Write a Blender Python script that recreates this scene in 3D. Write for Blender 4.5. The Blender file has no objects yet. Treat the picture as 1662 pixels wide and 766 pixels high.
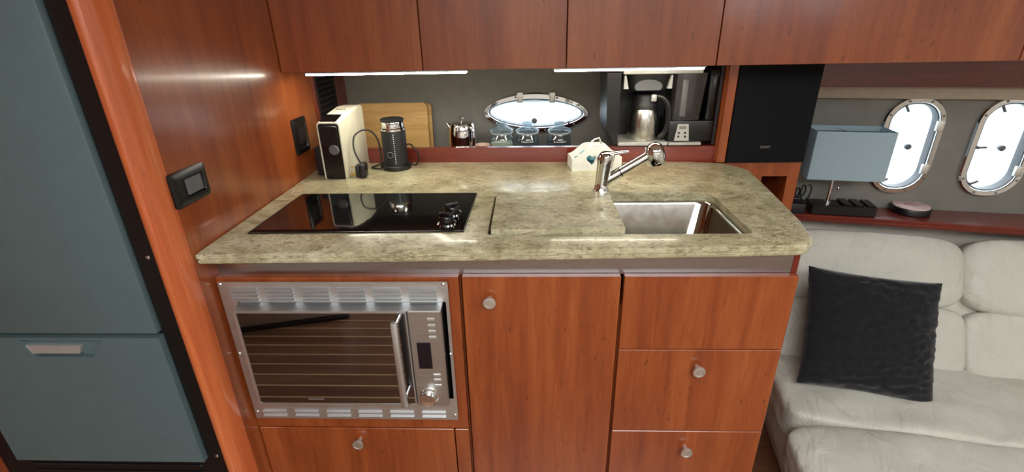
import bpy, bmesh, math, random
from mathutils import Vector, Matrix, noise
random.seed(7)
PI = math.pi
SC = bpy.context.scene
COL = SC.collection
CT = 1.05                      # counter top height above the cabin floor; all z below are relative to the counter top

# ------------------------------------------------------------------ camera
FPX, PITCH, YAW, ROLL, CAMH = 792.97, math.radians(23.508), math.radians(-2.225), math.radians(-1.144), 0.45
_f = Vector((math.sin(YAW)*math.cos(PITCH), math.cos(YAW)*math.cos(PITCH), -math.sin(PITCH)))
_r0 = Vector((math.cos(YAW), -math.sin(YAW), 0)); _u0 = _r0.cross(_f)
_r = _r0*math.cos(ROLL) + _u0*math.sin(ROLL); _u = -_r0*math.sin(ROLL) + _u0*math.cos(ROLL)
CAM = Vector((0, 0, CAMH))
cd = bpy.data.cameras.new('camera'); cam = bpy.data.objects.new('camera', cd); COL.objects.link(cam)
cd.sensor_width = 36.0; cd.lens = FPX*36.0/1662.0; cd.clip_start = 0.02; cd.clip_end = 300
m3 = Matrix((_r, _u, -_f)).transposed()
cam.matrix_world = Matrix.Translation(CAM + Vector((0, 0, CT))) @ m3.to_4x4()
SC.camera = cam

# ------------------------------------------------------------------ world, lights, exposure
SC.view_settings.view_transform = 'Standard'; SC.view_settings.look = 'None'
SC.view_settings.gamma = 1.0; SC.view_settings.use_curve_mapping = False
SC.view_settings.exposure = 0.25
W = bpy.data.worlds.new('sky'); SC.world = W; W.use_nodes = True
bgn = W.node_tree.nodes['Background']
bgn.inputs[0].default_value = (0.86, 0.93, 1.0, 1); bgn.inputs[1].default_value = 4.2

def area(name, loc, rot, sx, sy, power, color=(1, 1, 1)):
    l = bpy.data.lights.new(name, 'AREA'); l.shape = 'RECTANGLE'; l.size = sx; l.size_y = sy
    l.energy = power; l.color = color
    o = bpy.data.objects.new(name, l); COL.objects.link(o)
    o.location = (loc[0], loc[1], loc[2]+CT); o.rotation_euler = rot
    return o
area('overhead_hatch_offscreen', (0.30, -0.75, 1.02), (0, 0, 0), 1.9, 1.1, 62, (0.955, 0.985, 1.0))
area('saloon_hatch_offscreen', (2.0, 0.1, 1.02), (0, 0, 0), 0.9, 0.7, 14, (0.92, 0.97, 1.0))

# ------------------------------------------------------------------ pixel helpers (directions only; depth comes from planes)
def ray(px, py): return _r*((px-831)/FPX) + _u*(-(py-383)/FPX) + _f
def PY(px, py, Y): d = ray(px, py); return CAM + d*(Y/d.y)
def PZ(px, py, Z=0.0): d = ray(px, py); return CAM + d*((Z-CAMH)/d.z)
def PX(px, py, X): d = ray(px, py); return CAM + d*(X/d.x)

# ------------------------------------------------------------------ materials
def lin(c):
    def f(v):
        v /= 255.0
        return v/12.92 if v <= 0.04045 else ((v+0.055)/1.055)**2.4
    return (f(c[0]), f(c[1]), f(c[2]), 1.0)
class N:
    def __init__(s, name):
        s.m = bpy.data.materials.new(name); s.m.use_nodes = True
        s.t = s.m.node_tree; s.b = s.t.nodes['Principled BSDF']; s.out = s.t.nodes['Material Output']
    def n(s, k, **kw):
        q = s.t.nodes.new(k)
        for a, v in kw.items(): setattr(q, a, v)
        return q
    def l(s, a, b): s.t.links.new(a, b)
    def coords(s, scale=(1, 1, 1), rnd=True):
        tc = s.n('ShaderNodeTexCoord'); mp = s.n('ShaderNodeMapping'); mp.inputs['Scale'].default_value = scale
        if rnd:
            oi = s.n('ShaderNodeObjectInfo'); mu = s.n('ShaderNodeMath', operation='MULTIPLY'); mu.inputs[1].default_value = 37.0
            s.l(oi.outputs['Random'], mu.inputs[0])
            ad = s.n('ShaderNodeVectorMath', operation='ADD'); s.l(tc.outputs['Object'], ad.inputs[0]); s.l(mu.outputs[0], ad.inputs[1])
            s.l(ad.outputs[0], mp.inputs[0])
        else: s.l(tc.outputs['Object'], mp.inputs[0])
        return mp.outputs[0]
    def noise(s, vec, scale, detail=4, rough=0.55, dist=0.0):
        q = s.n('ShaderNodeTexNoise'); s.l(vec, q.inputs['Vector'])
        q.inputs['Scale'].default_value = scale; q.inputs['Detail'].default_value = detail
        q.inputs['Roughness'].default_value = rough; q.inputs['Distortion'].default_value = dist
        return q.outputs['Fac']
    def ramp(s, fac, stops):
        q = s.n('ShaderNodeValToRGB'); e = q.color_ramp.elements
        while len(e) < len(stops): e.new(0.5)
        for i, (p, c) in enumerate(stops): e[i].position = p; e[i].color = c
        s.l(fac, q.inputs[0]); return q.outputs[0]
    def bump(s, h, st, dist=0.01):
        q = s.n('ShaderNodeBump'); q.inputs['Strength'].default_value = st; q.inputs['Distance'].default_value = dist
        s.l(h, q.inputs['Height']); s.l(q.outputs[0], s.b.inputs['Normal'])
    def set(s, **kw):
        for k, v in kw.items(): s.b.inputs[k.replace('_', ' ')].default_value = v
        return s
def mix(s, fac, a, b):
    q = s.n('ShaderNodeMix', data_type='RGBA'); s.l(fac, q.inputs[0]); s.l(a, q.inputs[6]); s.l(b, q.inputs[7]); return q.outputs[2]

def plain(name, c, rough=0.5, metal=0.0, coat=0.0, var=0.06, scale=25, bump=0.0, bscale=300, spec=0.5, sheen=0.0):
    k = N(name); v = k.coords(); f = k.noise(v, scale, 3)
    lo = lin(c); a = tuple(max(0, x*(1-var)) for x in lo[:3])+(1,); b = tuple(min(1, x*(1+var)) for x in lo[:3])+(1,)
    k.l(k.ramp(f, [(0.3, a), (0.7, b)]), k.b.inputs['Base Color'])
    k.set(Roughness=rough, Metallic=metal, Coat_Weight=coat, Specular_IOR_Level=spec, Sheen_Weight=sheen)
    k.b.inputs['Coat Roughness'].default_value = 0.08
    if bump: k.bump(k.noise(v, bscale, 3), bump, 0.004)
    return k.m
def wood(name, dark, mid, light, stretch=(14, 14, 1.1), rough=0.3, coat=0.55, coatr=0.12, fleck=True):
    k = N(name); v = k.coords(stretch)
    g = k.noise(v, 1.4, 5, 0.6, 0.35); fine = k.noise(v, 12, 4, 0.65)
    base = k.ramp(g, [(0.28, lin(dark)), (0.5, lin(mid)), (0.72, lin(light))])
    fr = k.ramp(fine, [(0.35, (0.74, 0.70, 0.68, 1)), (0.65, (1.06, 1.06, 1.06, 1))])
    mm = k.n('ShaderNodeMix', data_type='RGBA', blend_type='MULTIPLY'); mm.inputs[0].default_value = 0.55
    k.l(base, mm.inputs[6]); k.l(fr, mm.inputs[7]); c = mm.outputs[2]
    if fleck:
        v2 = k.coords((1, 1, 0.35)); sp = k.noise(v2, 95, 2, 0.5)
        sf = k.ramp(sp, [(0.68, (0, 0, 0, 1)), (0.76, (1, 1, 1, 1))])
        dk = k.n('ShaderNodeRGB'); dk.outputs[0].default_value = lin(tuple(x*0.86 for x in dark))
        c = mix(k, sf, c, dk.outputs[0])
    k.l(c, k.b.inputs['Base Color'])
    k.set(Roughness=rough, Coat_Weight=coat, Coat_Roughness=coatr); k.bump(fine, 0.03, 0.002)
    return k.m
def stone(name):
    k = N(name); v = k.coords(rnd=False)
    big = k.noise(v, 9, 6, 0.66, 1.4); mid = k.noise(v, 48, 6, 0.72, 1.8)
    base = k.ramp(big, [(0.30, lin((140, 134, 102))), (0.5, lin((176, 170, 136))), (0.72, lin((204, 200, 170)))])
    m2 = k.ramp(mid, [(0.30, (0.52, 0.50, 0.46, 1)), (0.55, (1, 1, 1, 1)), (0.8, (1.18, 1.15, 1.08, 1))])
    mm = k.n('ShaderNodeMix', data_type='RGBA', blend_type='MULTIPLY'); mm.inputs[0].default_value = 0.8
    k.l(base, mm.inputs[6]); k.l(m2, mm.inputs[7])
    # pale thread-like flecks and dark veins
    mp = k.n('ShaderNodeMapping'); k.l(v, mp.inputs[0]); mp.inputs['Scale'].default_value = (0.8, 1.7, 5.0)
    w = k.n('ShaderNodeTexNoise'); k.l(mp.outputs[0], w.inputs['Vector']); w.inputs['Scale'].default_value = 30; w.inputs['Detail'].default_value = 5; w.inputs['Distortion'].default_value = 2.6
    fl = k.ramp(w.outputs['Fac'], [(0.470, (0, 0, 0, 1)), (0.5, (1, 1, 1, 1)), (0.53, (0, 0, 0, 1))])
    msk = k.ramp(k.noise(v, 12, 3), [(0.44, (0, 0, 0, 1)), (0.60, (1, 1, 1, 1))])
    ml = k.n('ShaderNodeMath', operation='MULTIPLY'); k.l(fl, ml.inputs[0]); k.l(msk, ml.inputs[1])
    pale = k.n('ShaderNodeRGB'); pale.outputs[0].default_value = lin((232, 222, 190))
    c = mix(k, ml.outputs[0], mm.outputs[2], pale.outputs[0])
    w2 = k.noise(mp.outputs[0], 24, 5, 0.6, 2.2); dv = k.ramp(w2, [(0.38, (1, 1, 1, 1)), (0.45, (0, 0, 0, 1))])
    msk2 = k.n('ShaderNodeMath', operation='MULTIPLY'); msk2.inputs[1].default_value = 0.7; k.l(dv, msk2.inputs[0])
    dk = k.n('ShaderNodeRGB'); dk.outputs[0].default_value = lin((108, 94, 66))
    c = mix(k, msk2.outputs[0], c, dk.outputs[0])
    k.l(c, k.b.inputs['Base Color']); k.set(Roughness=0.3, Coat_Weight=0.16, Coat_Roughness=0.07); k.bump(mid, 0.02, 0.002)
    return k.m
def brushed(name, c, rough=0.3, stretch=(2, 60, 60)):
    k = N(name); v = k.coords(stretch); f = k.noise(v, 6, 3)
    k.l(k.ramp(f, [(0.3, tuple(x*0.92 for x in lin(c)[:3])+(1,)), (0.7, lin(c))]), k.b.inputs['Base Color'])
    rr = k.n('ShaderNodeMapRange'); k.l(f, rr.inputs[0]); rr.inputs[3].default_value = rough*0.75; rr.inputs[4].default_value = rough*1.25
    k.l(rr.outputs[0], k.b.inputs['Roughness']); k.set(Metallic=1.0); return k.m
def leather(name, c, bs=28):
    k = N(name); v = k.coords(rnd=False); f = k.noise(v, 5, 4)
    k.l(k.ramp(f, [(0.3, tuple(x*0.9 for x in lin(c)[:3])+(1,)), (0.7, lin(c))]), k.b.inputs['Base Color'])
    k.set(Roughness=0.45, Specular_IOR_Level=0.4)
    mp = k.n('ShaderNodeMapping'); k.l(v, mp.inputs[0]); mp.inputs['Scale'].default_value = (1.6, 0.7, 1.2); mp.inputs['Rotation'].default_value = (0, 0, 0.5)
    wr = k.noise(mp.outputs[0], 9, 5, 0.5, 1.2); k.bump(wr, 0.6, 0.02); return k.m
def pane_glass(name, tint=(0.95, 0.98, 1.0), gl=0.06):
    k = N(name); tr = k.n('ShaderNodeBsdfTransparent'); tr.inputs[0].default_value = tint+(1,)
    g = k.n('ShaderNodeBsdfGlossy'); g.inputs['Roughness'].default_value = 0.03
    vv = k.coords(); f = k.noise(vv, 8, 2); mr = k.n('ShaderNodeMapRange'); k.l(f, mr.inputs[0]); mr.inputs[3].default_value = gl*0.8; mr.inputs[4].default_value = gl*1.2
    mx = k.n('ShaderNodeMixShader'); k.l(mr.outputs[0], mx.inputs[0]); k.l(tr.outputs[0], mx.inputs[1]); k.l(g.outputs[0], mx.inputs[2])
    k.l(mx.outputs[0], k.out.inputs[0]); return k.m
def glow(name, c, st):
    k = N(name); k.set(Emission_Strength=st); k.b.inputs['Emission Color'].default_value = c+(1,)
    f = k.noise(k.coords(), 20, 1); k.l(k.ramp(f, [(0, (0.8, 0.8, 0.8, 1)), (1, (0.9, 0.9, 0.9, 1))]), k.b.inputs['Base Color']); return k.m

CHERRY = wood('cherry_veneer', (120, 53, 23), (141, 69, 31), (158, 85, 42), coat=0.48, coatr=0.14)
CHERRY_RED = wood('cherry_red_solid', (90, 28, 20), (110, 38, 26), (126, 50, 34), (1.1, 14, 14))
TRIMW = wood('cherry_trim_post', (176, 84, 44), (196, 102, 56), (208, 120, 72), (20, 20, 0.8))
BAMBOO = wood('bamboo', (176, 134, 70), (200, 158, 92), (216, 178, 112), (0.9, 12, 16), 0.45, 0.1, 0.3, False)
TEAK = wood('teak_plank', (92, 58, 40), (112, 74, 52), (130, 90, 64), (1.0, 14, 14), 0.3, 0.4, 0.15, False)
HOLLY = wood('holly_strip', (190, 150, 110), (208, 170, 130), (222, 188, 150), (1, 14, 14), 0.35, 0.4, 0.15, False)
STONE = stone('olive_stone')
ALU = brushed('brushed_aluminium', (176, 178, 182), 0.3)
STEEL = brushed('brushed_steel', (214, 217, 218), 0.46)
STEELV = brushed('brushed_steel_vertical', (190, 186, 176), 0.26, (60, 60, 2))
PANELST = brushed('control_panel_steel', (186, 182, 176), 0.5)
SINKST = brushed('sink_steel', (178, 176, 170), 0.09, (8, 8, 8))
CHROME = plain('chrome', (225, 228, 230), 0.06, 1.0, var=0.02)
NICKEL = plain('satin_nickel', (214, 212, 206), 0.5, 1.0, var=0.04)
BLACKGL = plain('black_glass', (7, 8, 9), 0.035, 0, 0.5, spec=0.55)
OVENGL = plain('oven_door_glass', (6, 5, 5), 0.02, 0, 0.3); OVENGL.node_tree.nodes['Principled BSDF'].inputs['IOR'].default_value = 2.9
BLACKP = plain('black_plastic', (14, 14, 15), 0.35, bump=0.02)
BLACKM = plain('black_matte_plastic', (20, 20, 22), 0.5, bump=0.05)
BLACKG = plain('black_gloss_plastic', (9, 9, 11), 0.18)
RUBBER = plain('black_rubber', (12, 12, 12), 0.6)
GREYP = plain('grey_plastic', (92, 94, 96), 0.4)
SILVERP = plain('silver_plastic', (190, 190, 186), 0.35, 0.5)
FRIDGE = plain('charcoal_fridge_door', (85, 104, 106), 0.42, bump=0.18, bscale=900, var=0.04)
CREAMP = plain('cream_gloss_plastic', (216, 212, 190), 0.25, coat=0.3)
WHITEP = plain('white_paint', (240, 240, 234), 0.5)
VINYL = plain('grey_hull_vinyl', (120, 118, 110), 0.65, bump=0.06, bscale=500)
HEADL = plain('cream_headliner', (222, 214, 200), 0.8)
RAILC = plain('beige_rail', (172, 158, 138), 0.5)
CLOTH = plain('black_speaker_cloth', (16, 17, 20), 0.9, bump=0.3, bscale=1500, spec=0.2)
PILLOW = plain('black_crinkled_cloth', (15, 16, 20), 0.85, var=0.3, scale=40, bump=0.35, bscale=160, spec=0.25, sheen=0.25)
def shade_cloth(name, c):
    k = N(name); col = k.ramp(k.noise(k.coords(), 300, 3), [(0.3, tuple(x*0.94 for x in lin(c)[:3])+(1,)), (0.7, lin(c))])
    d = k.n('ShaderNodeBsdfDiffuse'); t = k.n('ShaderNodeBsdfTranslucent'); k.l(col, d.inputs[0]); k.l(col, t.inputs[0])
    m = k.n('ShaderNodeMixShader'); m.inputs[0].default_value = 0.4; k.l(d.outputs[0], m.inputs[1]); k.l(t.outputs[0], m.inputs[2]); k.l(m.outputs[0], k.out.inputs[0]); return k.m
SHADE = shade_cloth('pale_blue_grey_shade', (192, 212, 220))
LEATHER = leather('cream_leather', (194, 192, 180))
PANE = pane_glass('clear_pane')
TANK = pane_glass('smoked_tank_glass', (0.55, 0.56, 0.58), 0.10)
JARGL = pane_glass('jar_glass', (0.80, 0.90, 0.96), 0.16)
def frosty(name):
    k = N(name); tr = k.n('ShaderNodeBsdfTransparent'); tr.inputs[0].default_value = (0.86, 0.95, 1.0, 1)
    tl_ = k.n('ShaderNodeBsdfTranslucent'); tl_.inputs[0].default_value = (0.86, 0.96, 1.0, 1)
    g = k.n('ShaderNodeBsdfGlossy'); g.inputs['Roughness'].default_value = 0.05
    f = k.ramp(k.noise(k.coords(), 60, 3), [(0.3, (0.22, 0.22, 0.22, 1)), (0.7, (0.42, 0.42, 0.42, 1))])
    a = k.n('ShaderNodeMixShader'); k.l(f, a.inputs[0]); k.l(tr.outputs[0], a.inputs[1]); k.l(tl_.outputs[0], a.inputs[2])
    c = k.n('ShaderNodeMixShader'); c.inputs[0].default_value = 0.18; k.l(a.outputs[0], c.inputs[1]); k.l(g.outputs[0], c.inputs[2])
    k.l(c.outputs[0], k.out.inputs[0]); return k.m
LIDGL = frosty('thick_lid_glass')
BLUEM = plain('teal_foil', (70, 130, 146), 0.3, 0.4)
COFFEE = plain('ground_coffee', (36, 22, 14), 0.8, var=0.4, scale=200, bump=0.5, bscale=300)
SUGAR = plain('pale_sugar', (190, 190, 160), 0.8, var=0.15, scale=200, bump=0.4, bscale=300)
TEABAG = plain('dark_tea', (50, 44, 40), 0.8, var=0.4, scale=160)
BRASS = plain('brass_pin', (222, 196, 130), 0.25, 1.0)
PINKW = plain('pinkish_tin_top', (206, 178, 172), 0.5, var=0.14, scale=40)
CORK = plain('pale_pink_ceramic', (214, 180, 160), 0.4)
SCREEN = plain('dark_display', (18, 14, 24), 0.1)
INK = plain('white_print', (225, 225, 220), 0.6)
GREYINK = plain('grey_print', (120, 116, 110), 0.6)
STRIPL = glow('led_strip_cool', (1.0, 0.94, 0.78), 35.0)
STRIPW = glow('led_strip_warm', (1.0, 0.93, 0.74), 31.0)
WATER = plain('harbour_water', (170, 184, 186), 0.2, bump=0.5, bscale=3)
QUAY = plain('pale_quay_concrete', (196, 192, 184), 0.8)
STITCH = plain('taupe_seam', (150, 128, 98), 0.7)

# ------------------------------------------------------------------ mesh helpers
def nb(): return bmesh.new()
def finish(name, bm, mat, parent=None, smooth=None, loc=None, rotz=0.0):
    bmesh.ops.recalc_face_normals(bm, faces=bm.faces[:])
    me = bpy.data.meshes.new(name); bm.to_mesh(me); bm.free(); me.materials.append(mat)
    if smooth is not None:
        for p in me.polygons: p.use_smooth = True
        me.set_sharp_from_angle(angle=math.radians(smooth))
    o = bpy.data.objects.new(name, me); COL.objects.link(o)
    if parent: o.parent = parent
    elif loc is None: o.location = (0, 0, CT)
    if loc is not None: o.location = (loc[0], loc[1], loc[2] + (0 if parent else CT))
    if rotz: o.rotation_euler = (0, 0, rotz)
    return o
def tag(o, label, cat, group=None):
    o['label'] = label; o['category'] = cat
    if group: o['group'] = group
    return o
def struct(o): o['kind'] = 'structure'; return o
def thing(name, label, cat, loc, rotz=0, group=None):
    o = bpy.data.objects.new(name, None); COL.objects.link(o); o.empty_display_size = 0.05
    o.location = (loc[0], loc[1], loc[2]+CT); o.rotation_euler = (0, 0, rotz)
    return tag(o, label, cat, group)
def inst(src, parent, loc, rot=None, name=None):
    o = bpy.data.objects.new(name or src.name.split('.')[0], src.data); COL.objects.link(o); o.parent = parent; o.location = loc
    if rot: o.rotation_euler = rot
    return o
def xf(bm, vs, M):
    for v in vs: v.co = M @ v.co
def box(bm, x0, x1, y0, y1, z0, z1, bev=0.0, seg=2, M=None):
    r = bmesh.ops.create_cube(bm, size=1.0)['verts']
    for v in r: v.co = Vector(((x0+x1)/2+v.co.x*(x1-x0), (y0+y1)/2+v.co.y*(y1-y0), (z0+z1)/2+v.co.z*(z1-z0)))
    vs = r
    if bev > 0:
        es = list({e for v in r for e in v.link_edges})
        q = bmesh.ops.bevel(bm, geom=es, offset=bev, segments=seg, profile=0.5, affect='EDGES', clamp_overlap=True)
        vs = list({v for f in q['faces'] for v in f.verts} | {v for v in r if v.is_valid})
    if M is not None: xf(bm, [v for v in vs if v.is_valid], M)
    return vs
def loft(bm, loops, cap0=True, cap1=True, closed=True):
    L = [[bm.verts.new(p) for p in lp] for lp in loops]; n = len(L[0])
    for a, b in zip(L, L[1:]):
        for i in range(n if closed else n-1):
            j = (i+1) % n
            try: bm.faces.new((a[i], a[j], b[j], b[i]))
            except ValueError: pass
    if cap0: bm.faces.new(L[0][::-1])
    if cap1: bm.faces.new(L[-1])
    return [v for lp in L for v in lp]
def lathe(bm, prof, seg=32, M=None, cap=True):
    loops = [[Vector((r*math.cos(2*PI*i/seg), r*math.sin(2*PI*i/seg), z)) for i in range(seg)] for r, z in prof]
    vs = loft(bm, loops, cap, cap)
    if M is not None: xf(bm, vs, M)
    return vs
def tube(bm, pts, r, seg=10, cap=True):
    pts = [Vector(p) for p in pts]; rs = r if isinstance(r, (list, tuple)) else [r]*len(pts)
    t0 = (pts[1]-pts[0]).normalized(); ref = Vector((0, 0, 1)) if abs(t0.z) < 0.9 else Vector((1, 0, 0))
    nrm = t0.cross(ref).normalized(); loops = []
    for i, p in enumerate(pts):
        t = (pts[min(i+1, len(pts)-1)] - pts[max(i-1, 0)]).normalized()
        nrm = (nrm - t*nrm.dot(t)).normalized(); b = t.cross(nrm)
        loops.append([p + (nrm*math.cos(2*PI*k/seg)+b*math.sin(2*PI*k/seg))*rs[i] for k in range(seg)])
    return loft(bm, loops, cap, cap)
def spline(pts, n=8):
    P = [Vector(p) for p in pts]; P = [P[0]*2-P[1]]+P+[P[-1]*2-P[-2]]; out = []
    for i in range(1, len(P)-2):
        for k in range(n):
            t = k/n; a, b, c, d = P[i-1:i+3]
            out.append(0.5*((2*b)+(c-a)*t+(2*a-5*b+4*c-d)*t*t+(3*b-a-3*c+d)*t**3))
    out.append(P[-2]); return out
def rrect(x0, x1, y0, y1, r, n=5):
    if not isinstance(r, (list, tuple)): r = [r]*4
    out = []
    for (cx, cy, a, q) in ((x1, y0, -90, r[0]), (x1, y1, 0, r[1]), (x0, y1, 90, r[2]), (x0, y0, 180, r[3])):
        sx = -1 if cx == x1 else 1; sy = -1 if cy == y1 else 1
        for k in range(n+1):
            t = math.radians(a+90*k/n); out.append((cx+sx*q+q*math.cos(t), cy+sy*q+q*math.sin(t)))
    return out
def sup(a, b, n=2.0, seg=48, cx=0, cy=0, rot=0):
    out = []
    for i in range(seg):
        t = 2*PI*i/seg; c, s = math.cos(t), math.sin(t)
        x = a*math.copysign(abs(c)**(2/n), c); y = b*math.copysign(abs(s)**(2/n), s)
        out.append((cx+x*math.cos(rot)-y*math.sin(rot), cy+x*math.sin(rot)+y*math.cos(rot)))
    return out
def ax(p, d, axis):
    return Vector((p[0], p[1], d)) if axis == 'z' else Vector((p[0], d, p[1])) if axis == 'y' else Vector((d, p[0], p[1]))
def prism(bm, pts, d0, d1, axis='z'):
    return loft(bm, [[ax(p, d0, axis) for p in pts], [ax(p, d1, axis) for p in pts]])
def holed(bm, outer, holes, d0, d1, axis='z'):
    """plate between d0 and d1 with through holes"""
    caps = []
    for d in (d0, d1):
        es = []; rings = []
        for lp in [outer]+holes:
            vs = [bm.verts.new(ax(p, d, axis)) for p in lp]; rings.append(vs)
            es += [bm.edges.new((vs[i], vs[(i+1) % len(vs)])) for i in range(len(vs))]
        bmesh.ops.triangle_fill(bm, use_beauty=True, use_dissolve=False, edges=es); caps.append(rings)
    for ra, rb in zip(*caps):
        for i in range(len(ra)):
            j = (i+1) % len(ra); bm.faces.new((ra[i], ra[j], rb[j], rb[i]))
def inset(pts, d):
    """shrink a CCW outline by d"""
    n = len(pts); out = []
    for i in range(n):
        p0, p1, p2 = Vector(pts[i-1]), Vector(pts[i]), Vector(pts[(i+1) % n])
        a = (p1-p0); b = (p2-p1)
        if a.length < 1e-9: a = b
        if b.length < 1e-9: b = a
        a.normalize(); b.normalize(); n1 = Vector((-a.y, a.x)); n2 = Vector((-b.y, b.x)); m = (n1+n2)
        m = m/max(m.length_squared*0.5, 1e-6) if m.length > 1e-6 else n1
        out.append(tuple(p1 + m*d))
    return out
def ringband(bm, outer, inner, d0, d1, axis):
    """ring plate from two outlines with the same count, slightly domed face at d0"""
    mid = [((a[0]+b[0])/2, (a[1]+b[1])/2) for a, b in zip(outer, inner)]
    e = (d1-d0)
    loops = [[ax(p, d1, axis) for p in outer], [ax(p, d0+e*0.35, axis) for p in outer],
             [ax((o[0]*0.8+i[0]*0.2, o[1]*0.8+i[1]*0.2), d0, axis) for o, i in zip(outer, inner)],
             [ax(p, d0, axis) for p in mid],
             [ax((o[0]*0.15+i[0]*0.85, o[1]*0.15+i[1]*0.85), d0, axis) for o, i in zip(outer, inner)],
             [ax(p, d0+e*0.35, axis) for p in inner], [ax(p, d1, axis) for p in inner]]
    loft(bm, loops, False, False)
def puff(bm, x0, x1, y0, y1, z0, z1, p=5, res=16, amp=0.0, freq=6.0, seed=0.0, M=None):
    r = bmesh.ops.create_cube(bm, size=2.0)['verts']; es = list({e for v in r for e in v.link_edges})
    q = bmesh.ops.subdivide_edges(bm, edges=es, cuts=res, use_grid_fill=True)
    vs = list({v for v in bm.verts if v in set(r)} | {g for g in q['geom'] if isinstance(g, bmesh.types.BMVert)} | {v for f in q['geom'] if isinstance(f, bmesh.types.BMFace) for v in f.verts})
    hx, hy, hz = (x1-x0)/2, (y1-y0)/2, (z1-z0)/2; c = Vector(((x0+x1)/2, (y0+y1)/2, (z0+z1)/2))
    for v in vs:
        u = v.co.copy(); s = (abs(u.x)**p+abs(u.y)**p+abs(u.z)**p)**(1/p); u /= s
        w = Vector((u.x*hx, u.y*hy, u.z*hz)); n = Vector((u.x/hx, u.y/hy, u.z/hz)).normalized()
        a = noise.noise(Vector((w.x*freq*0.6+w.y*freq*0.5+seed, w.y*freq-w.x*freq*0.3, w.z*freq+seed)))
        v.co = c + w + n*a*amp
    if M is not None: xf(bm, vs, M)
    return vs
RX90 = Matrix.Rotation(math.radians(90), 4, 'X')      # lathe axis z -> -y (faces the camera)
def TR(x, y, z): return Matrix.Translation((x, y, z))
def text_mesh(body, size, mat, parent, loc, rot, name='lettering', ext=0.0006):
    cu = bpy.data.curves.new(name, 'FONT'); cu.body = body; cu.size = size; cu.extrude = ext; cu.align_x = 'CENTER'; cu.align_y = 'CENTER'
    t = bpy.data.objects.new(name, cu); COL.objects.link(t)
    dg = bpy.context.evaluated_depsgraph_get(); me = bpy.data.meshes.new_from_object(t.evaluated_get(dg))
    bpy.data.objects.remove(t); me.materials.clear(); me.materials.append(mat)
    o = bpy.data.objects.new(name, me); COL.objects.link(o); o.parent = parent; o.location = loc; o.rotation_euler = rot
    return o

# ================================================================== STRUCTURE
XP = -0.735         # plane of the cherry side panel left of the counter
YF = 0.985          # front plane of base cabinet doors
YU = 1.50           # front plane of upper cabinet doors
YH = 2.02           # hull lining behind the counter
ZF = -CT            # floor
ZC = 1.05           # ceiling
A10 = math.radians(-10)

# floor base + teak planks with pale strips
b = nb(); box(b, -2.1, 3.1, -2.1, 2.3, ZF-0.06, ZF-0.012); floor = struct(finish('floor', b, TEAK))
pl = None; st = None; yy = -1.9; i = 0
while yy < 1.0:
    if pl is None:
        b = nb(); box(b, -2.0, 3.0, 0, 0.066, -0.012, 0.0, 0.001, 1); pl = finish('plank', b, TEAK, floor, None, (0, yy, ZF)); pl.rotation_euler = (0, 0, 0)
        b = nb(); box(b, -2.0, 3.0, 0.067, 0.075, -0.012, 0.0); st = finish('inlay_strip', b, HOLLY, floor, None, (0, yy, ZF))
    else:
        inst(pl, floor, (0, yy, ZF)); inst(st, floor, (0, yy, ZF))
    yy += 0.076
# ceiling with two hatch frames
b = nb(); box(b, -2.1, 3.1, -2.1, 2.3, ZC, ZC+0.05); ceil = struct(finish('ceiling', b, HEADL))
for (cx, cy, sx, sy) in ((0.30, -0.75, 1.9, 1.1), (2.0, 0.1, 0.9, 0.7)):
    b = nb(); holed(b, rrect(cx-sx/2-0.05, cx+sx/2+0.05, cy-sy/2-0.05, cy+sy/2+0.05, 0.05), [rrect(cx-sx/2, cx+sx/2, cy-sy/2, cy+sy/2, 0.03)], ZC-0.035, ZC, 'z')
    o = finish('hatch_frame', b, ALU, ceil); o.location = (0, 0, 0)
# walls out of view
b = nb(); box(b, -2.1, -2.0, -2.1, 2.3, ZF, ZC); struct(finish('wall_left', b, CHERRY))
b = nb(); box(b, 3.0, 3.1, -2.1, 2.3, ZF, ZC); struct(finish('wall_right', b, HEADL))
b = nb(); holed(b, [(-2.0, ZF), (3.0, ZF), (3.0, ZC), (-2.0, ZC)], [rrect(1.75, 2.35, 0.48, 0.82, 0.08), rrect(2.45, 2.92, 0.48, 0.82, 0.08)], -2.1, -2.0, 'y')
struct(finish('wall_rear', b, HEADL))
# cherry side panel (room divider between fridge and counter) and the niche wall behind it
b = nb(); box(b, XP-0.03, XP, 0.936, 1.70, ZF, ZC, 0.001, 1); struct(finish('wall_divider', b, CHERRY))
b = nb(); box(b, XP-0.03, XP+0.004, 1.70, 1.722, ZF, ZC, 0.002, 1); struct(finish('trim_1', b, CHERRY_RED))
b = nb(); box(b, XP-0.03, XP-0.002, 1.722, YH, ZF, ZC); struct(finish('wall_niche', b, CHERRY_RED))
# rounded trim post at the panel's front edge
b = nb(); prism(b, [(-0.7705, 0.935), (-0.7705, 0.886), (-0.7685, 0.8775), (-0.7640, 0.8735), (-0.7580, 0.8720), (-0.7520, 0.8735), (-0.7475, 0.8770), (-0.7440, 0.8830), (-0.7400, 0.8910), (-0.7345, 0.8995), (-0.7345, 0.935)], ZF, ZC, 'z')
struct(finish('trim_2', b, TRIMW, None, 50))
# wall left of the fridge, above it
b = nb(); holed(b, [(-2.0, ZF), (-0.772, ZF), (-0.772, ZC), (-2.0, ZC)], [[(-1.37, -0.70), (-0.7725, -0.70), (-0.7725, 0.80), (-1.37, 0.80)]], 0.90, 0.93, 'y')
struct(finish('wall_front_left', b, CHERRY))

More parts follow.
